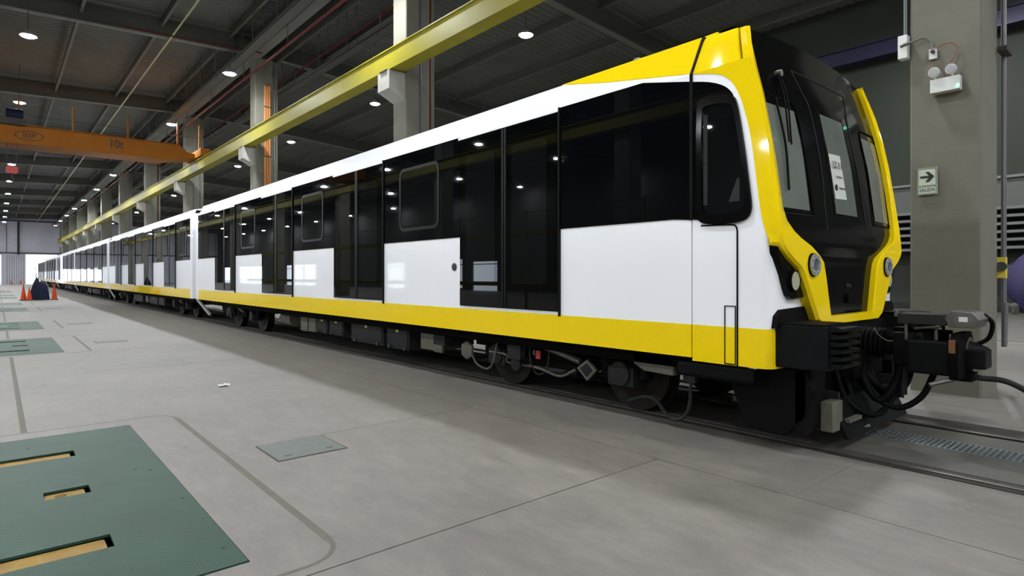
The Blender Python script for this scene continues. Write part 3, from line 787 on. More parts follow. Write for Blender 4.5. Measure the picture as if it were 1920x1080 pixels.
# windscreens and door outline on the mask
def mask_poly(pts, off0, off1, name, m, parent, inner=None):
    P = [mask_pt(w, z, off0) for w, z in pts]; Q = [mask_pt(w, z, off1) for w, z in pts]; n = len(pts)
    mb = MB()
    if inner is None:
        mb.add(P + Q, [(i, (i + 1) % n, n + (i + 1) % n, n + i) for i in range(n)] + [tuple(range(n)), tuple(range(2 * n - 1, n - 1, -1))])
    else:
        P2 = [mask_pt(w, z, off0) for w, z in inner]; Q2 = [mask_pt(w, z, off1) for w, z in inner]
        fs = []
        for i in range(n):
            j = (i + 1) % n
            fs += [(i, j, n + j, n + i), (2 * n + i, 2 * n + j, j, i), (n + i, n + j, 3 * n + j, 3 * n + i)]
        mb.add(P + P2 + Q + Q2, fs)
    return part(name, mb, m, parent)
def shrink(pts, d):
    cx = sum(p[0] for p in pts) / len(pts); cz = sum(p[1] for p in pts) / len(pts)
    wx = max(abs(p[0] - cx) for p in pts); wz = max(abs(p[1] - cz) for p in pts)
    return [(cx + (p[0] - cx) * (1 - d / wx), cz + (p[1] - cz) * (1 - d / wz)) for p in pts]
def grid_pane(w0, w1, z0, z1, off, name, m, parent, nz=8, nw=4):
    vs = [mask_pt(w0 + (w1 - w0) * i / nw, z0 + (z1 - z0) * j / nz, off) for j in range(nz + 1) for i in range(nw + 1)]
    vs += [mask_pt(w0 + (w1 - w0) * i / nw, z0 + (z1 - z0) * j / nz, off + .01) for j in range(nz + 1) for i in range(nw + 1)]
    n = (nz + 1) * (nw + 1)
    fs = [(j * (nw + 1) + i, j * (nw + 1) + i + 1, (j + 1) * (nw + 1) + i + 1, (j + 1) * (nw + 1) + i) for j in range(nz) for i in range(nw)]
    fs += [tuple(n + q for q in reversed(f)) for f in fs]
    return part(name, MB().add(vs, fs), m, parent, smooth=False)
for s in (-1, 1):
    fo = [(s * 1.31, 2.0), (s * 1.315, 2.4), (s * 1.32, 2.8), (s * 1.31, 3.05), (s * .82, 3.04), (s * .76, 2.98), (s * .735, 2.8), (s * .73, 2.3), (s * .73, 2.0)]
    ws = mask_poly(fo, -.002, -.008, 'windscreen', 'rubber', mask, inner=shrink(fo, .018))
    grid_pane(s * .79, s * 1.29, 2.05, 2.95, -.006, 'windscreen_pane', 'cabpane', mask)
grid_pane(-.26, .26, 2.06, 3.02, -.006, 'door_window', 'cabpane', mask)
for s in (-1, 1):
    pts = [(s * .62, 3.38), (s * .53, 3.2), (s * .45, 3.0), (s * .455, 2.5), (s * .48, 2.1), (s * .50, 1.9)]
    part('panel_seam', MB().tube([mask_pt(w, z, -.002) for w, z in pts], .006, n=5), 'black', mask)
    part('window_seam', MB().tube([mask_pt(s * .285, z, -.003) for z in (2.02, 2.3, 2.6, 3.06)], .004, n=5), 'trimg', mask)
part('panel_seam', MB().tube([mask_pt(w, 3.38, -.002) for w in (-.62, -.3, 0, .3, .62)], .006, n=5), 'black', mask)
pp = mask_poly([(-.245, 2.20), (.02, 2.21), (.0, 2.64), (-.265, 2.63)], -.010, -.013, 'paper_notice', 'paper', mask)
tilt = radians(90) + atan(.18)
def mtext(nm, s_, size, w, z, mt='ink'):
    p = mask_pt(w, z, -.021)
    o = text(nm, s_, size, mt, pp, p, (radians(80), 0, 0), .0005); return o
mtext('notice_text', 'LZ-31', .092, -.125, 2.53)
mtext('notice_text', 'Comandante', .028, -.12, 2.42)
mtext('notice_text', 'LIMA METRO', .028, -.07, 2.31)
part('notice_emblem', MB().cyl(mask_pt(-.20, 2.31, -.013), mask_pt(-.20, 2.31, -.0155), .032, n=20), 'undergrey', pp)
# wiper
wp = part('wiper', MB().tube([mask_pt(-.97, 3.26, -.03), mask_pt(-1.02, 3.0, -.05), mask_pt(-1.08, 2.62, -.045)], .008, n=6), 'rubber', cab)
part('wiper_arm', MB().tube([mask_pt(-.93, 3.26, -.03), mask_pt(-.98, 3.0, -.055), mask_pt(-1.06, 2.6, -.05)], .008, n=6), 'rubber', wp)
part('wiper_pivot', MB().cyl(mask_pt(-.95, 3.27, 0), mask_pt(-.95, 3.27, -.06), .03, n=12), 'steel', wp)
part('wiper_blade', MB().tube([mask_pt(-1.13, 3.02, -.03), mask_pt(-1.13, 2.6, -.035), mask_pt(-1.16, 2.2, -.03)], .010, n=6), 'rubber', wp)
# small lamp and emblem plate low on the mask
part('camera_dome', MB().cyl(mask_pt(0, 1.38, 0), mask_pt(0, 1.38, -.03), .03, .012, n=14), 'undergrey', mask)
part('socket_cover', MB().prism(rrect(CX - .05, CX + .05, 1.22, 1.31, .02), 'y', Ym(1.27) - .04, Ym(1.27)), 'under', mask)

# ---- yellow frame round the mask
CR = [(1.10, .80), (1.28, .93), (1.40, 1.01), (1.50, 1.08), (1.555, 1.14), (1.628, 1.295), (1.69, 1.39), (1.74, 1.44), (1.84, 1.462), (1.99, 1.458), (2.38, 1.446), (2.69, 1.444), (3.0, 1.442), (3.26, 1.436), (3.46, 1.375), (3.63, 1.312)]
def fside(s):
    rows = []
    for (zi, wi), (zc, wc) in zip(INN, CR):
        up = zi > 1.9
        fi = Ym(zi) - (.055 if up else .07); fc = Ym(zc) - (.06 if up else .068)
        bo = (.03 if up else .075)
        rows.append([(CX + s * (wi - .004), Ym(zi) + .02, zi), (CX + s * (wi + .006), fi + .012, zi + (.0)), (CX + s * (wi + .022), fi, zi - (.004 if not up else 0)),
                     (CX + s * (wc - .028), fc - .002, zc + .002), (CX + s * wc, fc + .022, zc - (0 if up else .006)), (CX + s * (min(wc, HW + .008) if up else wc - .01), fc + bo + .045, zc - (0 if up else .004))])
    return rows
mb = MB()
R_ = {s: fside(s) for s in (-1, 1)}
for s in (-1, 1):
    rows = R_[s]; n = 6
    vs = [v for r in rows for v in r]
    fs = [(j * n + i, j * n + i + 1, (j + 1) * n + i + 1, (j + 1) * n + i) for j in range(len(rows) - 1) for i in range(n - 1)]
    mb.add(vs, fs)
# bottom bar joins the two lower ends
Lr, Rr = R_[-1][0], R_[1][0]
zb = 1.035
def bar_row(sx):
    r = R_[sx][0]
    return [r[0], r[1], r[2], (CX + sx * .66, Ym(1.1) - .068, zb + .012), (CX + sx * .655, Ym(1.1) - .045, zb), (CX + sx * .65, Ym(1.1) + .06, zb)]
A, B = bar_row(-1), bar_row(1)
mb.add(A + B, [(i, i + 1, 6 + i + 1, 6 + i) for i in range(5)])
for s, BR in ((-1, A), (1, B)):
    r = R_[s][0]
    mb.add([BR[2], r[3], BR[3], r[4], BR[4], r[5], BR[5]], [(0, 1, 2), (1, 3, 4, 2), (3, 5, 6, 4)])
frame = part('front_frame', mb, 'yellow', cab, smooth=True)
for s in (-1, 1):
    yy = Ym(1.57) - .07
    l = part('signal_lamp', MB().cyl((CX + s * .905, yy + .02, 1.572), (CX + s * .905, yy - .014, 1.572), .105, .10, n=32), 'rubber', cab, smooth=True)
    part('lamp_ring', MB().ring([(CX + s * .905 + .094 * cos(2 * pi * q / 32), 1.572 + .094 * sin(2 * pi * q / 32)) for q in range(32)], [(CX + s * .905 + .056 * cos(2 * pi * q / 32), 1.572 + .056 * sin(2 * pi * q / 32)) for q in range(32)], 'y', yy - .012, yy - .03), 'alu', l)
    part('lamp_glass', MB().cyl((CX + s * .905, yy, 1.572), (CX + s * .905, yy - .020, 1.572), .056, n=24), 'lensd', l)
    for q in range(8):
        a = 2 * pi * q / 8 + .3
        part('screw', MB().cyl((CX + s * .905 + .077 * cos(a), yy - .03, 1.572 + .077 * sin(a)), (CX + s * .905 + .077 * cos(a), yy - .033, 1.572 + .077 * sin(a)), .006, n=6), 'base', l)
    pod = [(1.425, 1.74), (1.41, 1.66), (1.33, 1.50), (1.27, 1.38), (1.22, 1.31), (1.16, 1.285), (1.02, 1.29), (.90, 1.30), (.96, 1.38), (1.02, 1.50), (1.12, 1.58), (1.28, 1.66)]
    hp = part('headlight_pod', MB().prism([(CX + s * w, z) for w, z in pod], 'y', yw(1.5) - .045, yw(1.5) + .03), 'maskb', cab, bevel=.006)
    part('headlight', MB().cyl((CX + s * 1.138, yw(1.5) - .04, 1.437), (CX + s * 1.138, yw(1.5) - .062, 1.437), .082, .078, n=28), 'lens', hp, smooth=True)
    part('headlight_rim', MB().ring([(CX + s * 1.138 + .090 * cos(2 * pi * q / 28), 1.437 + .090 * sin(2 * pi * q / 28)) for q in range(28)], [(CX + s * 1.138 + .08 * cos(2 * pi * q / 28), 1.437 + .08 * sin(2 * pi * q / 28)) for q in range(28)], 'y', yw(1.5) - .04, yw(1.5) - .066), 'rubber', hp)
    # black recess and anticlimber block
    part('corner_recess', MB().prism([(CX + s * 1.40, 1.05), (CX + s * 1.39, 1.15), (CX + s * 1.33, 1.20), (CX + s * .82, 1.215), (CX + s * .75, 1.05)], 'y', yw(1) - .02, yw(1) + .05), 'rubber', cab)
    x0, x1 = CX + s * 1.36, CX + s * .98
    ac = part('anticlimber', MB().prism([(x0, 2.36), (x0 + s * -.005, 1.93), (x0 - s * .03, 1.90), (x1, 1.88), (x1, 2.3)], 'z', .735, 1.085), 'dark', cab, bevel=.01)
    part('cover_plate', MB().prism([(x0 + s * .0, 2.34), (x0, 1.92), (x1 - s * .02, 1.86), (x1 - s * .02, 2.3)], 'z', 1.085, 1.1), 'rubber', ac)
    for q in range(6):
        z = .755 + q * .057
        part('rib', MB().prism([(1.90, z), (1.90, z + .045), (1.80, z + .033), (1.80, z + .012)], 'x', min(x0 - s * .05, x1 - s * .02), max(x0 - s * .05, x1 - s * .02)), 'dark', ac)
    # side fairing under the corner
    f = [(2.80, .58), (2.66, .22), (2.60, .15), (2.30, .14), (2.12, .30), (2.05, .55), (2.12, .72), (2.40, .72)]
    part('corner_fairing', MB().prism(f, 'x', CX + s * 1.22, CX + s * 1.138), 'rubber', cab, bevel=.02)
    part('fairing_front', MB().prism([(CX + s * 1.22, .16), (CX + s * 1.22, .74), (CX + s * .8, .74), (CX + s * .88, .30)], 'y', 2.12, 2.2), 'rubber', cab)
# ---- coupler and plough
part('buffer_beam', MB().box(CX - 1.0, CX + 1.0, 2.22, 2.6, .62, 1.03), 'rubber', cab, bevel=.01)
part('cross_plate', MB().box(CX - 1.05, CX + .86, 2.26, 2.34, .28, .64), 'under', cab)
part('plough', MB().prism([(1.95, .10), (1.99, .10), (2.14, .40), (2.10, .40)], 'x', CX - .78, CX + .72), 'dark', cab)
for u in (-.74, .64): part('plough_bracket', MB().box(CX + u, CX + u + .04, 2.05, 2.4, .14, .48), 'undergrey', cab)
part('sensor_box', MB().box(CX - .93, CX - .72, 2.02, 2.12, .17, .42), 'pale', cab, bevel=.01)
part('bracket_bar', MB().box(CX - .68, CX - .40, 1.98, 2.04, .22, .25).cyl((CX - .5, 2.0, .14), (CX - .25, 1.98, .13), .02), 'pale', cab)
cp = part('coupler', MB().cyl((CX, 2.3, .86), (CX, 1.66, .84), .085, n=20), 'dark', cab, smooth=True)
mb = MB()
for q in range(6): mb.cyl((CX, 2.13 - q * .04, .855), (CX, 2.11 - q * .04, .855), .15, .125, n=24).cyl((CX, 2.11 - q * .04, .855), (CX, 2.09 - q * .04, .855), .125, .15, n=24)
part('bellows', mb, 'rubber', cp, smooth=True)
part('coupler_neck', MB().box(CX - .13, CX + .13, 1.66, 1.82, .70, .98).cyl((CX, 1.80, .64), (CX, 1.80, 1.02), .05, n=12), 'dark', cp, bevel=.01)
part('coupler_head', MB().box(CX - .20, CX + .18, 1.38, 1.70, .64, .93), 'dark', cp, bevel=.02)
hf = part('coupler_face', MB().prism([(CX - .23, .62), (CX + .26, .62), (CX + .26, .93), (CX + .20, 1.0), (CX - .16, 1.0), (CX - .23, .93)], 'y', 1.32, 1.385), 'under', cp, bevel=.006)
part('coupler_cone', MB().cyl((CX + .13, 1.33, .83), (CX + .13, 1.19, .83), .10, .045, n=24), 'dark', hf, smooth=True)
part('cone_rim', MB().cyl((CX + .13, 1.335, .83), (CX + .13, 1.315, .83), .125, n=24), 'steel', hf)
part('coupler_horn', MB().box(CX - .02, CX + .20, 1.18, 1.34, .70, .86), 'dark', hf, bevel=.015)
part('face_edge', MB().box(CX - .235, CX - .22, 1.34, 1.385, .84, .95), 'edge', hf)
part('latch_lever', MB().tube([(CX - .2, 1.36, .62), (CX - .24, 1.42, .60), (CX - .32, 1.50, .57)], .018), 'steel', cp)
eh = part('electric_head', MB().box(CX - .16, CX + .16, 1.42, 1.78, 1.06, 1.15), 'undergrey', cp, bevel=.008)
part('contact_cover', MB().prism([(1.40, 1.05), (1.22, 1.05), (1.19, 1.12), (1.24, 1.18), (1.38, 1.19), (1.43, 1.12)], 'x', CX - .17, CX + .17), 'steel', eh, bevel=.008)
part('cover_sticker', MB().box(CX - .172, CX - .17, 1.27, 1.33, 1.10, 1.14), 'plastic', eh)
part('cover_arm', MB().tube([(CX + .12, 1.22, 1.15), (CX + .16, 1.17, 1.08), (CX + .18, 1.2, .95), (CX + .19, 1.3, .88)], .018), 'rubber', eh)
for (dx, y) in ((-.13, 1.72), (.10, 1.72), (-.12, 1.50), (.1, 1.5)):
    part('support_rod', MB().cyl((CX + dx, y, .92), (CX + dx, y, 1.10), .014, n=8), 'steel', eh)
part('guide_rod', MB().cyl((CX - .18, 1.46, 1.05), (CX - .12, 1.66, 1.02), .012, n=8), 'steel', eh)
part('guide_rod', MB().cyl((CX - .05, 1.40, 1.00), (CX - .05, 1.75, 1.00), .018, n=8), 'under', eh)
part('valve', MB().box(CX - .1, CX + .06, 1.5, 1.6, .93, 1.0).cyl((CX, 1.44, .96), (CX, 1.52, .96), .03, n=10), 'under', cp)
part('knob', MB().cyl((CX - .14, 1.79, 1.12), (CX - .14, 1.79, 1.17), .018, n=10), 'pale', eh)
part('air_hose', MB().tube([(CX + .10, 1.33, .63), (CX + .14, 1.24, .61), (CX + .17, 1.10, .605), (CX + .20, .98, .55), (CX + .24, .86, .46)], .024, n=10), 'undergrey', cab)
part('hose_clamp', MB().box(CX + .0, CX + .2, 1.28, 1.42, .585, .655), 'under', cp)
for (a, b_, c, r) in (((CX - .10, 2.1, .75), (CX - .16, 1.92, .36), (CX - .05, 1.78, .80), .034), ((CX + .10, 2.12, .72), (CX + .05, 1.9, .36), (CX + .16, 1.75, .78), .034), ((CX - .14, 2.14, .6), (CX - .10, 1.8, .30), (CX + .02, 1.55, .62), .026), ((CX - .3, 2.15, .55), (CX - .22, 1.95, .22), (CX + .12, 1.78, .70), .022), ((CX - .45, 2.18, .62), (CX - .38, 1.98, .27), (CX - .05, 1.88, .33), .022), ((CX + .0, 2.12, .66), (CX - .02, 1.84, .42), (CX + .06, 1.80, .72), .026)):
    mid = tuple((p + q) / 2 for p, q in zip(a, b_)); mid2 = tuple((p + q) / 2 for p, q in zip(b_, c))
    part('jumper_hose', MB().tube([a, (mid[0] - .03, mid[1] + .03, mid[2] - .04), b_, (mid2[0] + .02, mid2[1] - .04, mid2[2] - .05), c], r, n=10), 'rubber', cab)
part('hanging_strap', MB().cyl((CX - .05, 1.76, .68), (CX - .05, 1.76, .42), .028, n=8), 'undergrey', cp)
part('draft_gear', MB().box(CX - .35, CX + .35, 2.05, 2.3, .55, .8), 'under', cab, bevel=.02)
part('wire_loop', MB().tube([(CX - .1, 1.98, 1.0), (CX - .16, 1.93, .95), (CX - .15, 1.86, .9), (CX - .1, 1.82, .9)], .005, n=5), 'pale', cp)

# ---- underside of the lead car
bogie(cab, 5.15)
bogie(cab, 17.4)
for s in (-1, 1):
    x = CX + s * 1.16
    part('damper_plate', MB().prism([(4.68, .43), (4.53, .54), (4.40, .43), (4.53, .30)], 'x', x - .02, x + .02), 'pale', cab, bevel=.004)
    part('damper_plate_core', MB().prism([(4.63, .43), (4.53, .50), (4.44, .43), (4.53, .34)], 'x', x - s * .0, x + s * .026), 'undergrey', cab)
    part('damper_plate', MB().prism([(6.92, .36), (6.92, .5), (6.80, .56), (6.68, .5), (6.68, .36), (6.8, .30)], 'x', x - .02, x + .02), 'pale', cab, bevel=.004)
    part('cable', MB().tube([(x, 4.72, .40), (x + s * .02, 4.95, .30), (x + s * .01, 5.25, .34), (x, 5.5, .36)], .016, n=6), 'pale', cab)
    part('cable', MB().tube([(x, 6.7, .38), (x + s * .04, 6.5, .26), (x + s * .04, 6.22, .27), (x, 6.1, .72)], .014, n=6), 'pale', cab)
    part('pipe_line', MB().tube([(x, 5.3, .36), (x, 5.9, .35), (x, 5.95, .45), (x, 6.3, .46)], .014, n=6), 'steel', cab)
    part('tag', MB().box(x, x + s * .01, 5.30, 5.38, .46, .56), 'hook', cab)
    part('tag', MB().box(x, x + s * .01, 5.40, 5.43, .50, .56), 'pale', cab)
    hb = part('wheel_flange_lubricator', MB().prism([(3.36, .70), (3.85, .72), (3.83, .58), (3.70, .52), (3.36, .51)], 'x', x - .08, x + .04), 'pale', cab, bevel=.01)
    part('cap_disc', MB().cyl((x + s * .03, 3.52, .60), (x + s * .07, 3.52, .60), .075, n=18), 'steel', hb)
    part('brake_hose', MB().tube([(x - s * .02, 3.98, .16), (x, 3.75, .24), (x + s * .02, 3.60, .23), (x + s * .03, 3.45, .10), (x + s * .03, 3.32, .09), (x + s * .02, 3.22, .22), (x, 3.21, .50)], .018, n=8), 'undergrey', cab)
    part('bracket', MB().box(x - .03, x + .03, 3.15, 3.28, .46, .62), 'undergrey', cab)
    part('air_tank', MB().cyl((CX + s * .95, 13.7, .48), (CX + s * .95, 14.35, .48), .17, n=24), 'pale', cab, smooth=True)
    part('strut_plate', MB().box(CX + s * 1.16, CX + s * 1.12, 12.55, 12.92, .29, .75), 'pale', cab)
    part('strut_plate', MB().box(CX + s * 1.16, CX + s * 1.12, 12.12, 12.48, .30, .75), 'pale', cab)
equip(cab, 0, [('equipment_case', 11.50, 12.05, .32, .75, 'undergrey', .28), ('equipment_case', 10.78, 11.43, .32, .75, 'undergrey', .28), ('equipment_case', 9.20, 10.42, .27, .75, 'undergrey', .26), ('equipment_case', 8.35, 9.07, .27, .75, 'undergrey', .26), ('filter_box', 7.36, 7.66, .42, .75, 'undergrey', .27), ('compressor_box', 7.62, 8.02, .34, .75, 'pale', .27)])
for s in (-1, 1):
    part('grille', MB().box(CX + s * 1.18, CX + s * 1.14, 7.42, 7.62, .33, .44), 'pale', cab)
    part('end_strut', MB().tube([(CX + s * 1.42, 20.7, .74), (CX + s * 1.3, 19.7, .30)], .045, n=4, sub=1), 'alu', cab)

# gangway bellows
def gangway(parent, ya, yb):
    mb = MB(); n = max(3, int((yb - ya) / .07))
    for q in range(n):
        a = ya + (yb - ya) * q / n; b = ya + (yb - ya) * (q + 1) / n; e = .05 if q % 2 else 0
        mb.box(CX - 1.05 + e, CX + 1.05 - e, a, b, 1.0, 3.25 - e)
    part('gangway', mb, 'rubber', parent)
gangway(cab, Y1E, Y1E + .45)

# ---- following cars: one prototype, then copies
L2 = 19.0; G = .45
Y2 = Y1E + G
c2 = thing('train_car', 'second car of the train, right behind the lead car', 'train', (CX, Y2, 0), 'cars of the white and yellow train')
d2 = [(Y2 + 2.35, Y2 + 4.25), (Y2 + 6.4, Y2 + 8.3), (Y2 + 10.45, Y2 + 12.35), (Y2 + 14.5, Y2 + 16.4)]
w2 = [(Y2 + .75, Y2 + 1.75), (Y2 + 4.75, Y2 + 5.85), (Y2 + 8.85, Y2 + 9.95), (Y2 + 12.9, Y2 + 14.0), (Y2 + 17.0, Y2 + 18.1)]
car_common(c2, Y2, Y2 + L2, d2, w2)
bogie(c2, Y2 + 3.2); bogie(c2, Y2 + L2 - 3.2)
equip(c2, Y2, [('equipment_case', 5.6, 6.7, .3, .75, 'undergrey', .26), ('equipment_case', 6.9, 8.6, .28, .75, 'undergrey', .26), ('compressor_box', 9.0, 9.6, .32, .75, 'pale', .26), ('equipment_case', 10.2, 12.6, .28, .75, 'undergrey', .26)])
for s in (-1, 1):
    part('end_strut', MB().tube([(CX + s * 1.42, Y2 + L2 - .1, .74), (CX + s * 1.3, Y2 + L2 - 1.1, .30)], .045, n=4, sub=1), 'alu', c2)
gangway(c2, Y2 + L2, Y2 + L2 + G)
index_children()
for k, nm in enumerate(('third', 'fourth', 'fifth', 'last')):
    copy_tree(c2, (CX, Y2 + (k + 1) * (L2 + G), 0), nm + ' car of the train' + (', farthest of all, at the bright doorway' if nm == 'last' else ' counting from the cab at the front'))

# ---------------------------------------------------------------- things on the near column
t = thing('exit_sign', 'pale exit sign with black arrow reading SALIDA on the column', 'sign', (8.97, 2.31, 2.68))
part('sign_plate', MB().box(8.962, 8.984, 2.205, 2.415, 2.515, 2.852), 'signm', t)
def ry(mbx, y0, y1, z0, z1): mbx.box(8.959, 8.962, y0, y1, z0, z1)
mb = MB()
for (a, b, c, d) in ((2.212, 2.408, 2.84, 2.845), (2.212, 2.408, 2.625, 2.63), (2.212, 2.217, 2.63, 2.84), (2.403, 2.408, 2.63, 2.84), (2.212, 2.408, 2.613, 2.617), (2.212, 2.408, 2.522, 2.526), (2.212, 2.216, 2.526, 2.613), (2.404, 2.408, 2.526, 2.613)): ry(mb, a, b, c, d)
part('sign_border', mb, 'ink', t)
arrow = [(2.385, 2.722), (2.385, 2.75), (2.29, 2.75), (2.33, 2.80), (2.29, 2.80), (2.232, 2.736), (2.29, 2.672), (2.33, 2.672), (2.29, 2.722)]
part('arrow', MB().prism(arrow, 'x', 8.958, 8.962), 'ink', t)
text('sign_text', 'SALIDA', .06, 'ink', t, (8.961, 2.31, 2.569), (pi / 2, 0, -pi / 2), .001, .84)
t = thing('emergency_light', 'white emergency light box with two round lamps and green glow on column', 'lamp', (8.95, 2.1, 3.85))
part('housing', MB().prism([(8.86, 3.76), (8.985, 3.76), (8.985, 3.94), (8.86, 3.93)], 'y', 1.95, 2.255), 'plastic', t, bevel=.008)
for y in (2.205, 2.03):
    h = part('lamp_head', MB().cyl((8.90, y, 4.02), (8.83, y, 4.01), .05, .062, n=24).cyl((8.90, y, 3.94), (8.90, y, 4.0), .012, n=8), 'plastic', t, smooth=True)
    part('reflector', MB().cyl((8.83, y, 4.01), (8.822, y, 4.009), .05, n=24), 'alu', h)
part('power_led', MB().cyl((8.862, 1.965, 3.80), (8.852, 1.965, 3.80), .012, n=12), 'green', t)
t = thing('power_outlet', 'white wall outlet with plug and red wire on the column', 'outlet', (8.96, 2.25, 4.3))
part('outlet_box', MB().box(8.955, 8.99, 2.205, 2.29, 4.22, 4.35), 'plastic', t, bevel=.005)
part('plug', MB().cyl((8.955, 2.245, 4.305), (8.91, 2.245, 4.305), .022, n=14), 'ink', t)
part('red_wire', MB().tube([(8.915, 2.24, 4.31), (8.93, 2.14, 4.36), (8.96, 2.04, 4.36), (8.96, 1.99, 4.27), (8.95, 2.05, 4.14), (8.93, 2.11, 4.05), (8.92, 2.115, 3.95)], .005, n=6), 'red', t)
part('conduit', MB().tube([(8.955, 2.255, 4.35), (8.95, 2.26, 4.44), (8.94, 2.34, 4.51), (8.92, 2.45, 4.49), (8.9, 2.57, 4.47)], .014, n=8), 'greypipe', t)
t = thing('junction_box', 'white junction box with grey conduit on the column corner', 'electrical box', (8.95, 2.56, 4.45))
part('box', MB().box(8.9, 9.02, 2.515, 2.62, 4.30, 4.60), 'plastic', t, bevel=.006)
part('conduit', MB().cyl((8.97, 2.56, 4.60), (8.97, 2.56, 11.3), .012, n=8).cyl((8.97, 2.54, 4.60), (8.97, 2.54, 11.3), .008, n=8), 'greypipe', t)
part('gland', MB().cyl((8.9, 2.59, 4.46), (8.9, 2.50, 4.48), .022, n=10), 'steel', t)
t = thing('tap_pipe', 'grey water pipe with valves running down the side of the column', 'pipe', (10.1, 1.7, 0))
part('pipe_run', MB().tube([(10.09, 1.74, 11), (10.09, 1.74, 1.25), (10.09, 1.72, 1.12), (10.2, 1.70, 1.08), (10.55, 1.70, 1.08)], .03, n=8), 'greypipe', t)
part('valve_body', MB().box(9.84, 9.95, 1.68, 1.78, 1.45, 1.72), 'label', t); part('valve_wheel', MB().cyl((9.80, 1.72, 1.6), (9.84, 1.72, 1.6), .06), 'base', t)
part('tap', MB().cyl((10.35, 1.70, 1.08), (10.35, 1.70, .98), .03, n=8).cyl((10.55, 1.70, 1.08), (10.58, 1.70, .96), .04, n=8), 'steel', t)
part('clamp', MB().box(9.8, 10.15, 1.66, 1.76, 4.38, 4.44), 'base', t)

# ---------------------------------------------------------------- storage by the far right wall
t = thing('louvre_rack', 'grey rack of horizontal bars on the wall behind the column', 'rack', (XR - .5, 2, 2.2))
for q in range(6):
    z = 2.33 + q * .25
    part('bar', MB().box(XR - .62, XR - .10, -3, 10, z, z + .085), 'shelf', t)
for yy in (-2.9, .2, 3.2, 6.3, 9.8): part('upright', MB().box(XR - .5, XR - .42, yy, yy + .1, .34, 4.4), 'shelf', t)
part('backing', MB().box(XR - .10, XR - .07, -3, 10, 2.3, 3.7), 'black', t)
t = thing('shelving_unit', 'dark storage unit standing by the wall under the bar rack', 'shelf', (XR - .8, 2, .34))
part('carcass', MB().box(XR - .9, XR - .64, -3, 8, .34, .55), 'black', t)
mb = MB(); cx_, cy_, cz_ = XR - 1.4, 3.0, 1.3
vs = []; n1, n2 = 12, 20
for a in range(n1 + 1):
    for b in range(n2):
        th = pi * a / n1; ph = 2 * pi * b / n2; r = 1 + .08 * sin(5 * ph + a)
        vs.append((cx_ + .5 * sin(th) * cos(ph) * r, cy_ + 1.0 * sin(th) * sin(ph) * r, max(.35, cz_ + .95 * cos(th) * r)))
fs = [(a * n2 + b, a * n2 + (b + 1) % n2, (a + 1) * n2 + (b + 1) % n2, (a + 1) * n2 + b) for a in range(n1) for b in range(n2)]
part('covered_machine', mb.add(vs, fs), 'purple', smooth=True, label='rounded machine under a purple sheet beyond the column', cat='machine', loc=(cx_, cy_, .34))
t = thing('yard_step', 'low pale concrete step along the floor beyond the column', 'step', (17, 2, 0))
part('step_slab', MB().box(16.2, 22.5, -6, 16, 0, .10), 'floor', t); part('step_edge', MB().box(16.12, 16.2, -6, 16, 0, .08), 'colw', t)

# ---------------------------------------------------------------- cones, tarp, crumpled wrapper
def cone(x, y, lab, h=.75):
    t = thing('traffic_cone', lab, 'cone', (x, y, 0), 'traffic cones in the aisle')
    part('cone_base', MB().prism(rrect(x - .2, x + .2, y - .2, y + .2, .04), 'z', .002, .04), 'base', t)
    part('cone_body', MB().cyl((x, y, .04), (x, y, h), .15, .025, n=20), 'cone', t, smooth=True)
    part('cone_tip', MB().cyl((x, y, h), (x, y, h + .05), .026, .022, n=12), 'base', t)
    part('reflective_band', MB().cyl((x, y, h * .52), (x, y, h * .68), .0805, .0565, n=20), 'plastic', t, smooth=True)
YT = 46.5
cone(1.19, YT - .2, 'leftmost orange traffic cone beside the navy tarp', .92)
cone(1.45, YT - .62, 'shorter orange traffic cone touching the left side of the navy tarp', .72)
cone(2.66, YT - .2, 'orange traffic cone at the right end of the navy tarp', .95)
cone(1.9, YF - 3, 'small far orange cone by the sliding door at the end wall', .8)
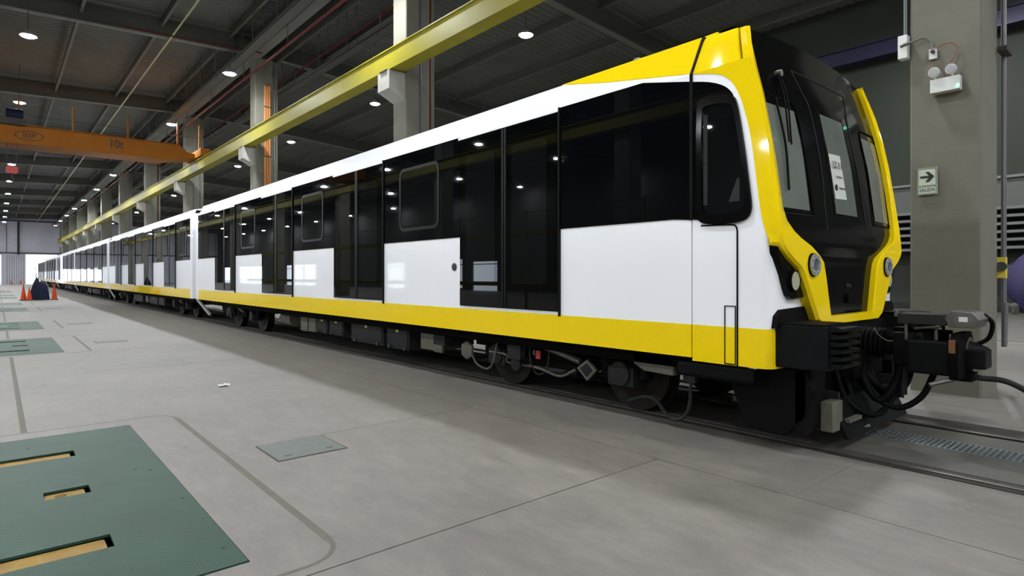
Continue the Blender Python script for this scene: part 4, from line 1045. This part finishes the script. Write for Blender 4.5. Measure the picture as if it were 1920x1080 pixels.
cone(3.2, YF - 3, 'small far orange cone beside the bright doorway', .8)
HX_ = [1.47, 1.55, 1.66, 1.78, 1.86, 1.95, 2.1, 2.25, 2.36, 2.44]
HZ_ = [.04, .62, 1.12, 1.42, 1.38, 1.16, 1.12, 1.06, .8, .04]
vs = []; n2 = 14
for a, (x, z) in enumerate(zip(HX_, HZ_)):
    for b in range(n2 + 1):
        ph = pi * b / n2; wv = 1 + .06 * sin(5 * ph + a * 1.3)
        vs.append((x + .02 * sin(3 * ph + a), YT - .36 * cos(ph) * (1 if 0 < a < len(HX_) - 1 else .6) * wv, .004 + z * (sin(ph) ** .7) * (1 - .04 * abs(sin(4 * ph + a)))))
m_ = n2 + 1
fs = [(a * m_ + b, a * m_ + b + 1, (a + 1) * m_ + b + 1, (a + 1) * m_ + b) for a in range(len(HX_) - 1) for b in range(n2)]
fs += [tuple(range(m_ - 1, -1, -1)), tuple(range((len(HX_) - 1) * m_, len(HX_) * m_))]
fs += [tuple([(a + 1) * m_, a * m_, a * m_ + n2, (a + 1) * m_ + n2]) for a in range(len(HX_) - 1)]
tp = thing('tarp_cover', 'navy blue tarp draped over equipment in the aisle between cones', 'tarp', (2.0, YT, 0))
part('tarp_cloth', MB().add(vs, fs), 'tarp', tp, smooth=True)
part('pole', MB().cyl((1.79, YT, 1.35), (1.76, YT, 2.0), .022, n=6), 'base', tp)
rnd = random.Random(3)
for i, (x, y) in enumerate([(2.30, 8.58)]):
    t = thing('crumpled_wrapper', 'small crumpled white wrapper lying alone on the concrete floor', 'litter', (x, y, 0))
    vs = []
    for a in range(5):
        for b in range(8):
            vs.append((x + (a / 4 - .5) * .13, y + (b / 7 - .5) * .10, .002 + rnd.random() * .035))
    fs = [(a * 8 + b, a * 8 + b + 1, (a + 1) * 8 + b + 1, (a + 1) * 8 + b) for a in range(4) for b in range(7)]
    part('wrapper_film', MB().add(vs, fs), 'plastic', t)
    part('wrapper_print', MB().box(x - .07, x - .01, y - .05, y - .03, .002, .012), 'base', t)
index_children()
